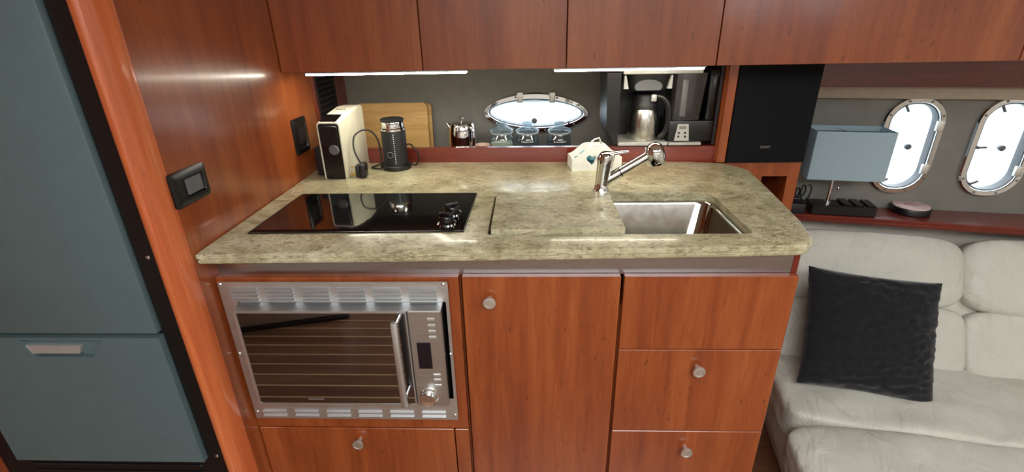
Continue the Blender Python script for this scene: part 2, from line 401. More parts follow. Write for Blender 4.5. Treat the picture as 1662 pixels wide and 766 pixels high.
# ---- hull behind the galley, with the oval porthole
PHC = (0.028, 0.116); PHA, PHB, PHR = 0.214, 0.080, math.radians(-1.5)
def oval(k): return sup(PHA+k, PHB+k, 1.85, 56, PHC[0], PHC[1], PHR)
b = nb(); holed(b, [(-0.765, ZF), (1.02, ZF), (1.02, ZC), (-0.765, ZC)], [oval(-0.022)], YH, YH+0.03, 'y'); struct(finish('wall_back', b, VINYL))
def porthole(n, out_f, outline, loc, rotz, hinges, dogs, knob, bolts, bolt_inset):
    w = bpy.data.objects.new(f'window_{n}', None); COL.objects.link(w); w.location = (loc[0], loc[1], loc[2]+CT); w.rotation_euler = (0, 0, rotz); struct(w)
    w['label'] = out_f
    b = nb(); ringband(b, outline(0), outline(-0.024), -0.016, 0.0, 'y'); finish('frame', b, CHROME, w, 40)
    b = nb(); ringband(b, outline(-0.021), outline(-0.029), -0.008, 0.03, 'y'); finish('gasket', b, GREYP, w, 40)
    b = nb(); prism(b, outline(-0.0285), 0.004, 0.010, 'y'); finish('pane', b, PANE, w)
    bl = None
    for (x, z) in bolts:
        if bl is None:
            b = nb(); lathe(b, [(0.0042, 0), (0.0042, 0.002), (0.002, 0.003)], 10, RX90); bl = finish('bolt', b, GREYP, w, 40, (x, -0.0155, z))
        else: inst(bl, w, (x, -0.0155, z))
    for (x, z, a) in hinges:
        b = nb(); box(b, -0.012, 0.012, -0.026, -0.010, -0.020, 0.020, 0.003); o = finish('hinge', b, NICKEL, w, 30, (x, 0, z)); o.rotation_euler = (0, a, 0)
    for (x, z, a) in dogs:
        b = nb(); lathe(b, [(0.006, 0), (0.006, 0.012)], 12, RX90 @ TR(0, 0, 0.0)); box(b, -0.004, 0.004, -0.016, -0.008, 0, 0.028, 0.002); o = finish('latch_lever', b, GREYP, w, 30, (x, 0, z)); o.rotation_euler = (0, a, 0)
    b = nb(); lathe(b, [(0.009, -0.004), (0.011, 0.0), (0.011, 0.012), (0.006, 0.016)], 16, RX90); finish('pane_knob', b, GREYP, w, 40, (knob[0], 0.0, knob[1]))
    return w
def bpos(outline, k, idx): o = outline(k); return [o[i % len(o)] for i in idx]
porthole(1, 'oval chrome porthole in grey hull above the storage jars', oval, (0, YH, 0), 0,
         [(-0.035, 0.180, 0), (0.093, 0.178, 0)], [(-0.125, 0.058, math.radians(15)), (0.165, 0.055, math.radians(-10))], (0.022, 0.085),
         bpos(oval, -0.011, (5, 10, 18, 23, 28, 33, 38, 44, 50)), 0)

# ---- hull of the saloon (turns 10 degrees towards the camera), two upright portholes
HX, HY = 1.0, 2.056
def oblong(cx, cz):
    return lambda k: rrect(cx-0.107-k, cx+0.107+k, cz-0.193-k, cz+0.193+k, 0.100+k, 9)
ph2, ph3 = oblong(0.502, -0.026), oblong(0.817, -0.022)
b = nb(); holed(b, [(-0.04, ZF), (2.3, ZF), (2.3, ZC), (-0.04, ZC)], [ph2(-0.022), ph3(-0.022)], 0, 0.03, 'y')
struct(finish('wall_back_saloon', b, VINYL, None, None, (HX, HY, 0), A10))
for n, (fn, cx, lab) in enumerate(((ph2, 0.502, 'upright oblong chrome porthole behind the square lamp shade'), (ph3, 0.817, 'upright oblong chrome porthole further from the lamp'))):
    cz = -0.026 if n == 0 else -0.022
    porthole(2+n, lab, fn, (HX, HY, 0), A10, [(cx+0.085, cz+0.085, 0), (cx+0.080, cz-0.085, 0)],
             [(cx-0.075, cz+0.0, math.radians(85)), (cx-0.058, cz-0.145, math.radians(60)), (cx-0.045, cz+0.160, math.radians(150))], (cx+0.005, cz+0.0), bpos(fn, -0.012, (2, 7, 12, 17, 22, 27, 32, 37)), 0)
# beige rail, recessed cherry valance, shelf of the saloon
b = nb(); box(b, 0.02, 2.3, -0.035, 0.0, 0.160, 0.212, 0.006); struct(finish('trim_3', b, RAILC, None, 40, (HX, HY, 0), A10))
b = nb(); box(b, -0.05, 2.3, -0.075, -0.036, 0.208, 0.62, 0.003); struct(finish('trim_4', b, CHERRY_RED, None, None, (HX, HY, 0), A10))
# exterior: water and a pale quay
b = nb(); box(b, -40, 60, 2.6, 120, ZF-0.7, ZF-0.5); tag(finish('harbour_water', b, WATER), 'grey green harbour water seen through the portholes', 'water')
b = nb(); box(b, -30, 60, 14, 17, ZF-0.5, ZF+0.55, 0.1); box(b, -30, 60, 13.8, 14.02, ZF+0.25, ZF+0.40, 0.03); tag(finish('quay', b, QUAY), 'pale concrete quay across the water outside the portholes', 'quay')

# ================================================================== COUNTER
fr = [(-0.733, 0.944), (-0.3, 0.952), (0.1, 0.961), (0.45, 0.972), (0.575, 0.979)]
cr = [(0.575+0.062*math.sin(t), 1.042-0.063*math.cos(t)) for t in [k*PI/16 for k in range(1, 9)]]
outer = fr + cr + [(0.657, 1.12), (0.690, 1.36), (0.714, 1.565), (0.668, 1.648), (0.560, 1.676), (-0.2, 1.700), (-0.733, 1.702)]
hole = rrect(-0.098, 0.513, 1.042, 1.318, [0.012, 0.03, 0.006, 0.006], 4)
b = nb()
es = []; rings = []
for lp, z in ((inset(outer, 0.006), 0.0), (hole, 0.0)):
    vs = [b.verts.new((p[0], p[1], z)) for p in lp]; rings.append(vs); es += [b.edges.new((vs[i], vs[(i+1) % len(vs)])) for i in range(len(vs))]
bmesh.ops.triangle_fill(b, use_beauty=True, edges=es)
prev = rings[0]
for d, z in ((0.0025, -0.0012), (0.0, -0.004), (0.0, -0.0135), (0.003, -0.0150), (0.0032, -0.0165), (0.0008, -0.018), (0.0012, -0.024), (0.004, -0.0275), (0.009, -0.029), (0.03, -0.029)):
    cur = [b.verts.new((p[0], p[1], z)) for p in inset(outer, d)]
    for i in range(len(cur)):
        j = (i+1) % len(cur); b.faces.new((prev[i], prev[j], cur[j], cur[i]))
    prev = cur
low = [b.verts.new((p[0], p[1], -0.017)) for p in hole]
for i in range(len(low)):
    j = (i+1) % len(low); b.faces.new((rings[1][i], rings[1][j], low[j], low[i]))
es = [b.edges.get((prev[i], prev[(i+1) % len(prev)])) for i in range(len(prev))]
vs = [b.verts.new((p[0], p[1], -0.029)) for p in inset(hole, -0.035)]; es += [b.edges.new((vs[i], vs[(i+1) % len(vs)])) for i in range(len(vs))]
bmesh.ops.triangle_fill(b, use_beauty=True, edges=es)
md = [b.verts.new((p[0], p[1], -0.017)) for p in inset(hole, -0.035)]
for i in range(len(low)):
    j = (i+1) % len(low); b.faces.new((low[i], low[j], md[j], md[i])); b.faces.new((md[i], md[j], vs[j], vs[i]))
tag(finish('countertop', b, STONE, None, 35), 'olive brown polished stone countertop with rounded front corner', 'countertop')

# sink lid of the same stone with a finger hole
fh = PZ(972, 340, 0.012)
b = nb(); L = rrect(-0.090, 0.222, 1.046, 1.316, 0.004, 2)
hl = sup(0.012, 0.012, 2, 20, fh.x, fh.y)
holed(b, L, [hl], -0.0165, 0.012, 'z')
lid = tag(finish('sink_cover', b, STONE), 'olive stone lid with finger hole covering half the sink', 'sink cover')

# sink
sk = thing('sink', 'stainless steel undermount basin open beside the stone lid', 'sink', (0.208, 1.18, 0))
def rr3(x0, x1, y0, y1, r, z): return [Vector((p[0]-0.208, p[1]-1.18, z)) for p in rrect(x0, x1, y0, y1, r, 6)]
b = nb(); x0, x1, y0, y1 = -0.100, 0.508, 1.040, 1.316
loft(b, [rr3(x0-0.012, x1+0.026, y0-0.012, y1+0.022, 0.03, -0.0175), rr3(x0+0.006, x1-0.004, y0+0.004, y1-0.004, 0.035, -0.0175), rr3(x0+0.010, x1-0.008, y0+0.008, y1-0.008, 0.035, -0.024), rr3(x0+0.022, x1-0.022, y0+0.020, y1-0.020, 0.045, -0.130),
         rr3(x0+0.036, x1-0.036, y0+0.034, y1-0.034, 0.045, -0.150), rr3(x0+0.066, x1-0.066, y0+0.066, y1-0.066, 0.045, -0.156)], False, True)
finish('basin', b, SINKST, sk, 50)
b = nb(); lathe(b, [(0.045, 0.0), (0.043, 0.003), (0.030, 0.001), (0.028, -0.003)], 28); finish('drain', b, CHROME, sk, 40, (0.17, 0, -0.1545))

# ---- aluminium strip under the counter
b = nb(); box(b, XP, 0.592, 1.0035, 1.012, -0.0835, -0.0292); struct(finish('trim_5', b, ALU))

# ================================================================== BASE CABINETS
def knob_mesh(parent, loc):
    if knob_mesh.o is None:
        b = nb(); lathe(b, [(0.0075, 0), (0.0075, 0.010), (0.0145, 0.013), (0.0155, 0.017), (0.0145, 0.020), (0.0105, 0.0205), (0.010, 0.0195), (0.0, 0.0197)], 28, RX90, False)
        knob_mesh.o = finish('knob', b, NICKEL, parent, 35, loc); return knob_mesh.o
    return inst(knob_mesh.o, parent, loc, name='knob')
knob_mesh.o = None
YB = YF + 0.019
def front(name, parent, x0, x1, z0, z1, kn=None, org=(0, 0, 0)):
    b = nb(); box(b, x0-org[0], x1-org[0], YF-org[1], YF+0.018-org[1], z0-org[2], z1-org[2], 0.0015, 1)
    o = finish(name, b, CHERRY, parent)
    if kn: knob_mesh(o, (kn[0]-org[0], YF-org[1], kn[1]-org[2]))
    return o
def carcass(parent, x0, x1, org, y1=1.64, zt=-0.084, zl=None, zr=None):
    t = 0.016; b = nb()
    for q in ((x0, x0+t, YB, y1, ZF+0.08, zl or zt), (x1-t, x1, YB, y1, ZF+0.08, zr or zt), (x0+t, x1-t, y1-t, y1, ZF+0.08, zt), (x0+t, x1-t, YB, y1-t, ZF+0.08, ZF+0.08+t)):
        box(b, q[0]-org[0], q[1]-org[0], q[2]-org[1], q[3]-org[1], q[4]-org[2], q[5]-org[2])
    box(b, x0-org[0], x1-org[0], YB+0.05-org[1], YB+0.07-org[1], ZF-org[2], ZF+0.08-org[2])
    return finish('body', b, CHERRY, parent)
GRPB = 'cherry base cabinets under the counter'
# microwave housing
o1 = (-0.445, 1.0, ZF); c1 = thing('base_cabinet', 'cherry cabinet housing the microwave above a low drawer', 'cabinet', o1, 0, GRPB)
carcass(c1, XP+0.001, -0.161, o1)
b = nb(); holed(b, [(XP+0.001-o1[0], -0.535-o1[2]), (-0.164-o1[0], -0.535-o1[2]), (-0.164-o1[0], -0.081-o1[2]), (XP+0.001-o1[0], -0.081-o1[2])],
                [[(-0.720-o1[0], -0.496-o1[2]), (-0.196-o1[0], -0.496-o1[2]), (-0.196-o1[0], -0.095-o1[2]), (-0.720-o1[0], -0.095-o1[2])]], YF-o1[1], YF+0.018-o1[1], 'y')
finish('oven_surround', b, CHERRY, c1)
front('drawer', c1, XP+0.002, -0.204, -0.93, -0.541, (-0.464, -0.583), o1)
front('filler_panel', c1, -0.201, -0.164, -0.93, -0.541, None, o1)
# door unit
o2 = (0.03, 1.0, ZF); c2 = thing('base_cabinet', 'cherry cabinet with one tall door beside the microwave', 'cabinet', o2, 0, GRPB)
carcass(c2, -0.159, 0.211, o2, zr=-0.165); front('door', c2, -0.156, 0.208, -0.93, -0.081, (-0.093, -0.140), o2)
# drawer unit
o3 = (0.41, 1.0, ZF); c3 = thing('base_cabinet', 'cherry cabinet with stacked drawers at the settee end', 'cabinet', o3, 0, GRPB)
carcass(c3, 0.213, 0.606, o3, zl=-0.165)
front('false_drawer', c3, 0.2155, 0.604, -0.2795, -0.081, None, o3)
front('drawer', c3, 0.2155, 0.604, -0.538, -0.282, (0.410, -0.334), o3)
front('drawer', c3, 0.2155, 0.604, -0.93, -0.5405, (0.412, -0.599), o3)
b = nb(); box(b, 0.593, 0.606, 1.0035, 1.02, -0.0835, -0.0292); struct(finish('trim_6', b, CHERRY_RED))

# ================================================================== MICROWAVE
mo = (-0.457, YF, -0.50)
mw = thing('microwave_oven', 'built-in steel microwave with mirror black door and louvred frame', 'microwave', mo)
def q(px, py, Y): p = PY(px, py, Y); return (p.x-mo[0], p.z-mo[2])
# trim frame
fx0, fx1, fz0, fz1 = -0.727-mo[0], -0.188-mo[0], 0.0, 0.411
YD = 0.945                                   # door glass plane
yd = YD-mo[1]
d_tl = q(377, 505, YD); d_br = q(722, 664, YD)
mx0, mx1 = d_tl[0], q(714, 500, YD)[0]; mz1 = d_tl[1]; mz0 = q(415, 657, YD)[1]
LV = []                                       # louvre centres: x, z, width
for c in range(6):
    xa = q(371+58.0*c, 475, YF-0.008)[0]; xb = q(419+57.8*c, 475, YF-0.008)[0]
    for r in range(4): LV.append(((xa+xb)/2+0.002, q(400, 468+6.0*r, YF-0.008)[1], 0.069))
for c in range(6):
    x = q(447+51.5*c, 668, YF-0.008)[0]
    for r in range(2): LV.append((x, q(447, 664+7*r, YF-0.008)[1]-0.003, 0.0655))
slots = [[(x-w/2+0.004, z-0.0029), (x+w/2-0.004, z-0.0029), (x+w/2-0.004, z+0.0016), (x-w/2+0.004, z+0.0016)] for x, z, w in LV]
b = nb(); holed(b, rrect(fx0, fx1, fz0, fz1, 0.003, 2), [[(mx0-0.004, mz0-0.004), (mx1+0.008, mz0-0.004), (mx1+0.008, mz1+0.0055), (mx0-0.004, mz1+0.0055)]] + slots, -0.008, -0.0065, 'y')
finish('trim_frame', b, STEEL, mw)
# oven body behind, chamfered hood along the top
b = nb(); box(b, mx0+0.002, mx1-0.002, yd+0.012, 0.30, mz0+0.002, mz1-0.004); finish('body', b, BLACKM, mw)
b = nb(); prism(b, [(yd+0.004, mz1), (yd+0.004, mz1-0.004), (0.0, mz1-0.004), (0.0, mz1+0.005), (-0.008, mz1+0.005)], mx0, mx1, 'x'); finish('hood', b, STEEL, mw)
xd = q(659, 505, YD)[0]                       # door / control panel seam
b = nb(); holed(b, rrect(mx0, xd-0.001, mz0, mz1, 0.003, 2), [rrect(mx0+0.006, xd-0.004, mz0+0.006, mz1-0.006, 0.002, 2)], yd, yd+0.012, 'y'); dr = finish('door', b, STEEL, mw)
b = nb(); box(b, mx0+0.006, xd-0.004, yd+0.0015, yd+0.008, mz0+0.006, mz1-0.006); finish('door_glass', b, OVENGL, dr)
b = nb(); box(b, xd+0.001, mx1, yd, yd+0.014, mz0, mz1, 0.002, 1); cp = finish('control_panel', b, PANELST, mw)
# handle bar
YHN = YD-0.030; ha, hb = q(642, 524, YHN), q(654, 660, YHN)
hxm = (ha[0]+hb[0])/2
b = nb(); box(b, hxm-0.0075, hxm+0.0075, YHN-mo[1]-0.006, YHN-mo[1]+0.006, hb[1], ha[1], 0.003); hd = finish('handle', b, STEEL, dr, 40)
for z in (ha[1]-0.014, hb[1]+0.016):
    b = nb(); tube(b, [(hxm, YHN-mo[1], z), (hxm, yd+0.002, z)], 0.006, 12); finish('handle_post', b, CHROME, hd, 40)
b = nb(); a1, a2 = q(676, 556, YD), q(704, 598, YD); box(b, a1[0], a2[0]-0.002, yd-0.0012, yd+0.002, a2[1], a1[1]); finish('display', b, SCREEN, cp)
bt = None
cx1 = (q(697, 518, YD)[0]+q(704, 548, YD)[0])/2+0.003
for py in (518, 528, 537.5, 547, 608, 616, 625):
    z = q(700, py, YD)[1]; x = q(694+0.115*(py-518)+5, py, YD)[0]
    if bt is None: b = nb(); box(b, -0.009, 0.009, -0.0025, 0.001, -0.0035, 0.0035, 0.001, 1); bt = finish('button', b, SILVERP, cp, None, (x, yd, z))
    else: inst(bt, cp, (x, yd, z))
b = nb(); kz = q(697, 642, YD); lathe(b, [(0.0, 0), (0.024, 0), (0.024, 0.003), (0.0205, 0.004), (0.0195, 0.016), (0.017, 0.018), (0.0, 0.018)], 32, RX90, False); finish('dial', b, CHROME, cp, 35, (kz[0], yd, kz[1]))
b = nb(); box(b, mx0+0.13, mx0+0.17, yd+0.0008, yd+0.0016, mz0+0.018, mz0+0.0205); finish('badge', b, GREYINK, dr)
# louvres: thin sloping hoods, open along their lower front edge
lvm = {}
for x, z, w in LV:
    if w not in lvm:
        h = 0.0056; b = nb(); hw2 = w/2-0.002
        prism(b, [(-0.0080, h/2), (-0.0080, h/2-0.0008), (-0.0135, -h/2+0.0011), (-0.0135, -h/2+0.0019)], -hw2, hw2, 'x')
        for sx in (-1, 1): prism(b, [(-0.0080, h/2-0.0008), (-0.0080, -h/2), (-0.0135, -h/2), (-0.0135, -h/2+0.0011)], sx*hw2-0.0004, sx*hw2+0.0004, 'x')
        lvm[w] = finish('louvre', b, STEEL, mw, None, (x, 0, z))
    else: inst(lvm[w], mw, (x, 0, z), name='louvre')
sc_ = None
for (px, py) in ((357, 462), (719, 462), (389, 574), (731, 575), (418, 668), (739, 674)):
    p = q(px, py, YF-0.008)
    if sc_ is None: b = nb(); lathe(b, [(0.004, 0), (0.004, 0.001), (0.0025, 0.0025), (0, 0.0028)], 12, RX90, False); sc_ = finish('screw', b, CHROME, mw, 40, (p[0], -0.008, p[1]))
    else: inst(sc_, mw, (p[0], -0.008, p[1]))

# ================================================================== UPPER CABINETS
ZU = 0.328; GRPU = 'cherry upper cabinets'
def upper(x0, x1, label):
    og = ((x0+x1)/2, 1.7, ZU)
    c = thing('upper_cabinet', label, 'cabinet', og, 0, GRPU)
    b = nb(); box(b, x0+0.0015-og[0], x1-0.0015-og[0], YU-og[1], YU+0.018-og[1], 0, ZC-ZU-0.01, 0.001, 1); finish('door', b, CHERRY, c)
    b = nb(); t = 0.012
    for (a0, a1, y0, y1, z0, z1) in ((x0+0.001, x0+t, YU+0.019, 1.90, 0.008, ZC-ZU-0.01), (x1-t, x1-0.001, YU+0.019, 1.90, 0.008, ZC-ZU-0.01), (x0+t, x1-t, YU+0.019, 1.90, 0.008, 0.02), (x0+t, x1-t, 1.888, 1.90, 0.02, ZC-ZU-0.01)):
        box(b, a0-og[0], a1-og[0], y0-og[1], y1-og[1], z0, z1)
    finish('body', b, CHERRY, c)
upper(XP+0.001, -0.310, 'cherry wall cupboard touching the side panel above the espresso machine')
upper(-0.310, 0.109, 'cherry wall cupboard above the oval porthole')
upper(0.109, 0.538, 'cherry wall cupboard above the built-in coffee maker')
upper(0.538, 1.378, 'long cherry wall cupboard above the black loudspeaker and lamp')
upper(1.378, 2.2, 'cherry wall cupboard beyond the lamp, over the settee')
# light strips
for (x0, x1, m, lab) in ((-0.668, -0.180, STRIPL, 'lit LED strip under the cupboard by the side panel'), (0.072, 0.512, STRIPW, 'lit LED strip under the cupboard over the coffee maker')):
    s = thing('led_strip_light', lab, 'light', ((x0+x1)/2, YU+0.012, ZU-0.003), 0, 'under-cupboard light strips'); w = (x1-x0)/2
    b = nb(); box(b, -w, w, -0.010, 0.024, -0.002, 0.003, 0.001, 1); finish('housing', b, ALU, s)
    b = nb(); box(b, -w+0.004, w-0.004, -0.008, 0.022, -0.007, -0.002, 0.002, 2); finish('diffuser', b, m, s)

# ================================================================== BACK RAIL + SHELF
b = nb(); prism(b, [(XP+0.001, 1.703), (0.655, 1.68), (0.655, 1.700), (XP+0.001, 1.723)], -0.05, 0.052, 'z'); struct(finish('trim_7', b, CHERRY_RED))
b = nb(); box(b, XP+0.006, 0.638, 1.725, YH-0.001, -0.05, -0.03); tag(finish('back_shelf', b, CHERRY_RED), 'sunken cherry shelf behind the back rail under the porthole', 'shelf')
ZS = -0.03
# louvred vent on the niche wall
vt = thing('air_vent', 'dark louvred air vent on niche wall behind the espresso machine', 'vent', (XP-0.001, 1.815, 0.11))
b = nb(); holed(b, rrect(-0.095, 0.075, 0.0, 0.19, 0.003, 2), [rrect(-0.088, 0.068, 0.008, 0.182, 0.002, 2)], 0.0, 0.008, 'x'); finish('frame', b, BLACKM, vt)
b = nb(); box(b, 0.0, 0.001, -0.088, 0.068, 0.008, 0.182); finish('backing', b, BLACKM, vt)
s0 = None
for k in range(9):
    z = 0.018+k*0.0192
    if s0 is None: b = nb(); prism(b, [(0.001, 0.006), (0.001, 0.003), (0.010, -0.006), (0.011, -0.004)], -0.088, 0.068, 'y') ; s0 = finish('slat', b, BLACKM, vt, None, (0, 0, z)); 
    else: inst(s0, vt, (0, 0, z))
# socket plates on the side panel
def plate(name, label, y0, y1, z0, z1, inner):
    t = thing(name, label, 'socket', (XP, (y0+y1)/2, z0)); w = (y1-y0)/2; h = z1-z0
    L1 = [Vector((0.0005, p[0], p[1])) for p in rrect(-w, w, 0, h, 0.006, 3)]; L2 = [Vector((0.006, p[0], p[1])) for p in rrect(-w, w, 0, h, 0.006, 3)]
    L3 = [Vector((0.011, p[0], p[1])) for p in rrect(-w+0.008, w-0.008, 0.008, h-0.008, 0.004, 3)]; L4 = [Vector((0.011, p[0], p[1])) for p in rrect(-w+0.017, w-0.017, 0.016, h-0.016, 0.003, 3)]
    L5 = [Vector((0.006, p[0], p[1])) for p in rrect(-w+0.019, w-0.019, 0.018, h-0.018, 0.003, 3)]
    b = nb(); loft(b, [L1, L2, L3, L4, L5]); finish('face_plate', b, BLACKP, t, 30)
    b = nb(); box(b, 0.005, 0.010, *inner[0], *inner[1], 0.001, 1); finish('rocker', b, GREYP if inner[2] else BLACKM, t)
    return t
plate('switch_plate', 'black switch plate with grey rocker on the side panel', 0.930, 1.046, 0.106, 0.180, ((-0.016, 0.034), (0.020, 0.054), True))
plate('socket_plate', 'black socket plate on side panel beside the espresso machine', 1.497, 1.590, 0.078, 0.188, ((-0.026, 0.026), (0.03, 0.08), False))

# ================================================================== FRIDGE
fo = (-1.07, 0.9, -0.70)
fg = thing('refrigerator', 'charcoal two-door fridge freezer in a black frame', 'refrigerator', fo)
b = nb(); box(b, -0.25, 0.25, 0.005, 0.55, 0.06, 1.46); finish('body', b, BLACKM, fg)
b = nb(); holed(b, [(-0.298, 0.002), (0.2985, 0.002), (0.2985, 1.498), (-0.298, 1.498)], [[(-0.243, 0.150), (0.253, 0.150), (0.253, 1.45), (-0.243, 1.45)]], -0.012, 0.004, 'y'); finish('frame', b, BLACKP, fg)
b = nb(); holed(b, [(-0.243, 0.150), (0.253, 0.150), (0.253, 1.45), (-0.243, 1.45)], [[(-0.230, 0.160), (0.240, 0.160), (0.240, 1.44), (-0.230, 1.44)]], -0.006, 0.004, 'y'); finish('inner_seal', b, RUBBER, fg)
hz = -0.1705-fo[2]
hz0, hz1 = PY(38, 575, 0.88).z-fo[2], PY(38, 552, 0.88).z-fo[2]
ha, hb2 = PY(33, 552, 0.88).x-fo[0], PY(168, 552, 0.88).x-fo[0]
b = nb(); box(b, -0.240, 0.2495, -0.024, 0.003, hz+0.006, 1.443, 0.005, 2); finish('door', b, FRIDGE, fg, 30)
dz0, dz1 = -0.549-fo[2], hz-0.004
rec = [(ha, dz1-0.006), (ha+0.02, hz0-0.004), (hb2-0.035, hz0-0.004), (hb2, dz1-0.006)]
b = nb(); holed(b, [(-0.240, dz0), (0.2495, dz0), (0.2495, dz1), (-0.240, dz1)], [rec], -0.024, 0.003, 'y'); d2 = finish('door', b, FRIDGE, fg)
b = nb(); prism(b, [(x, z) for x, z in rec], -0.012, 0.002, 'y'); finish('handle_recess', b, FRIDGE, d2)
pa, pb = PY(42, 560, 0.88), PY(138, 573, 0.88)
b = nb(); prism(b, [(pa.x-fo[0], pa.z-fo[2]), (pa.x-fo[0]+0.006, pb.z-fo[2]), (pb.x-fo[0]-0.01, pb.z-fo[2]), (pb.x-fo[0], pa.z-fo[2])], -0.022, -0.013, 'y'); finish('handle', b, SILVERP, d2)
b = nb(); box(b, -0.243, 0.253, -0.010, 0.004, 0.010, 0.140, 0.002, 1); 
for k in range(5): box(b, -0.22, 0.23, -0.016, -0.009, 0.022+k*0.024, 0.034+k*0.024, 0.002, 1)
finish('kick_grille', b, BLACKP, fg)
for (px, py) in ((240, 418), (352, 740)):
    p = PY(px, py, 0.888); b = nb(); lathe(b, [(0.0045, 0), (0.0045, 0.001), (0.003, 0.002), (0, 0.0022)], 12, RX90, False); finish('screw', b, CHROME, fg, 40, (p.x-fo[0], -0.0122, p.z-fo[2]))

# ================================================================== COOKTOP
ck = thing('cooktop', 'black glass two-zone hob set into the stone counter', 'cooktop', (-0.41, 1.198, 0))
b = nb(); gl = [(-0.260, -0.143), (0.253, -0.138), (0.257, 0.140), (-0.252, 0.142)]
loft(b, [[Vector((p[0], p[1], 0.0005)) for p in gl], [Vector((p[0], p[1], 0.003)) for p in gl], [Vector((p[0], p[1], 0.0065)) for p in inset(gl, 0.0075)]]); finish('glass', b, BLACKGL, ck)
b = nb(); holed(b, inset(gl, -0.0025), [inset(gl, -0.0003)], 0.0003, 0.0035, 'z'); finish('edge_trim', b, BLACKP, ck)
kb = None
for (px, py) in ((734, 346), (725, 362)):
    p = PZ(px, py, 0.0065); l = (p.x+0.41, p.y-1.198, 0.0065)
    if kb is None:
        b = nb(); lathe(b, [(0.0225, 0), (0.0225, 0.004), (0.0185, 0.006), (0.0175, 0.018), (0.016, 0.020), (0.0, 0.020)], 32, None, False); kb = finish('control_knob', b, BLACKG, ck, 35, l)
        b = nb(); lathe(b, [(0.0235, 0), (0.0235, 0.0022), (0.0215, 0.0032), (0.0215, 0)], 32, None, False); kr = finish('ring', b, CHROME, kb, 35, (0, 0, 0))
        b = nb(); box(b, -0.017, 0.017, -0.004, 0.004, 0.018, 0.027, 0.002); kg = finish('grip', b, BLACKG, kb, 35, (0, 0, 0)); kg.rotation_euler = (0, 0, 0.5)
        b = nb(); box(b, -0.0165, 0.0165, -0.0012, 0.0012, 0.0268, 0.0276); ki = finish('pointer', b, CHROME, kb, None, (0, 0, 0)); ki.rotation_euler = (0, 0, 0.5)
    else:
        k2 = inst(kb, ck, l); inst(kr, k2, (0, 0, 0)); inst(kg, k2, (0, 0, 0), (0, 0, -0.15)); inst(ki, k2, (0, 0, 0), (0, 0, -0.15))

# ================================================================== FAUCET
bp = PZ(975, 309); fa = thing('faucet', 'chrome single-lever pull-out kitchen tap behind the sink', 'faucet', (bp.x, bp.y, 0.0))
def fq(px, py): p = PY(px, py, bp.y); return Vector((p.x-bp.x, 0, p.z))
b = nb(); lathe(b, [(0.024, 0.0), (0.0235, 0.004), (0.020, 0.008), (0.0200, 0.03), (0.0225, 0.08), (0.0240, 0.098), (0.0225, 0.107), (0.014, 0.113), (0, 0.114)], 32, None, False)
xf(b, b.verts, Matrix.Shear('XY', 4, (0.10, 0.0))); finish('body', b, CHROME, fa, 45)
s0_, s1_ = fq(978, 296), fq(1062, 247)
dirv = (s1_-s0_).normalized()
b = nb(); tube(b, [s0_, s0_.lerp(s1_, 0.34)], [0.0165, 0.0150], 24); finish('spout', b, CHROME, fa, 45)
b = nb(); tube(b, [s0_.lerp(s1_, 0.34), s0_.lerp(s1_, 0.36)], 0.0146, 24); finish('spout_joint', b, BLACKP, fa, 45)
b = nb(); tube(b, [s0_.lerp(s1_, 0.36), s0_.lerp(s1_, 0.8), s0_.lerp(s1_, 0.97)], [0.0142, 0.0135, 0.015], 24); ps = finish('pull_out_spray', b, CHROME, fa, 45)
hc = fq(1063, 250)
b = nb(); lathe(b, [(0.0, 0.033), (0.012, 0.031), (0.022, 0.024), (0.0270, 0.010), (0.0280, -0.004), (0.0270, -0.022), (0.0245, -0.029), (0.021, -0.027), (0.0, -0.025)], 32, TR(*hc) @ Matrix.Rotation(math.radians(-14), 4, 'Y'), False); finish('spray_head', b, CHROME, ps, 45)
l0, l1 = fq(981, 252), fq(1020, 246)
b = nb(); L = []
for t, w, h in ((0, 0.015, 0.008), (0.25, 0.013, 0.007), (0.6, 0.010, 0.005), (0.9, 0.008, 0.004), (1.0, 0.005, 0.0025)):
    p = l0.lerp(l1, t)+Vector((0, 0, 0.002*math.sin(t*3)))
    L.append([p+Vector((0, a[0], a[1])) for a in sup(w, h, 2.4, 16)])
loft(b, L); finish('lever', b, CHROME, fa, 45)

# ================================================================== ESPRESSO MACHINE (narrow upright)
ey0 = 1.502; eo = (-0.622, ey0, 0.0); dep = 0.20
em = thing('espresso_machine', 'narrow cream and black capsule coffee machine on the counter', 'coffee machine', eo, math.radians(-4))
hw = 0.0365; ht = 0.180
# U-shaped cream shell, rising towards the back
def shell_loop(w, h, y): return [Vector((p[0], y, p[1])) for p in rrect(-w, w, 0.0, h, [0.002, 0.009, 0.009, 0.002], 4)]
b = nb()
oL = [shell_loop(hw, ht, 0.0), shell_loop(hw, ht+0.012, 0.05), shell_loop(hw, ht+0.026, dep*0.75), shell_loop(hw-0.002, ht+0.024, dep)]
iL = [shell_loop(hw-0.0035, ht-0.004, 0.0), shell_loop(hw-0.0035, ht+0.008, 0.05), shell_loop(hw-0.0035, ht+0.021, dep*0.75), shell_loop(hw-0.006, ht+0.018, dep-0.004)]
loft(b, oL, False, True); loft(b, iL, False, True)
va = [v for v in b.verts if abs(v.co.y) < 1e-6]; n_ = len(oL[0])
b.verts.ensure_lookup_table(); A = b.verts[0:n_]; off = n_*4; B = b.verts[off:off+n_]
for i in range(n_): b.faces.new((A[i], A[(i+1) % n_], B[(i+1) % n_], B[i]))
finish('shell', b, CREAMP, em, 40)
b = nb(); loft(b, [[Vector((p[0], 0.002, p[1])) for p in rrect(-hw+0.0038, hw-0.0038, 0.001, ht-0.0045, 0.004, 3)], [Vector((p[0], 0.03, p[1])) for p in rrect(-hw+0.0038, hw-0.0038, 0.001, ht-0.002, 0.004, 3)]]); finish('front_panel', b, BLACKG, em, 30)
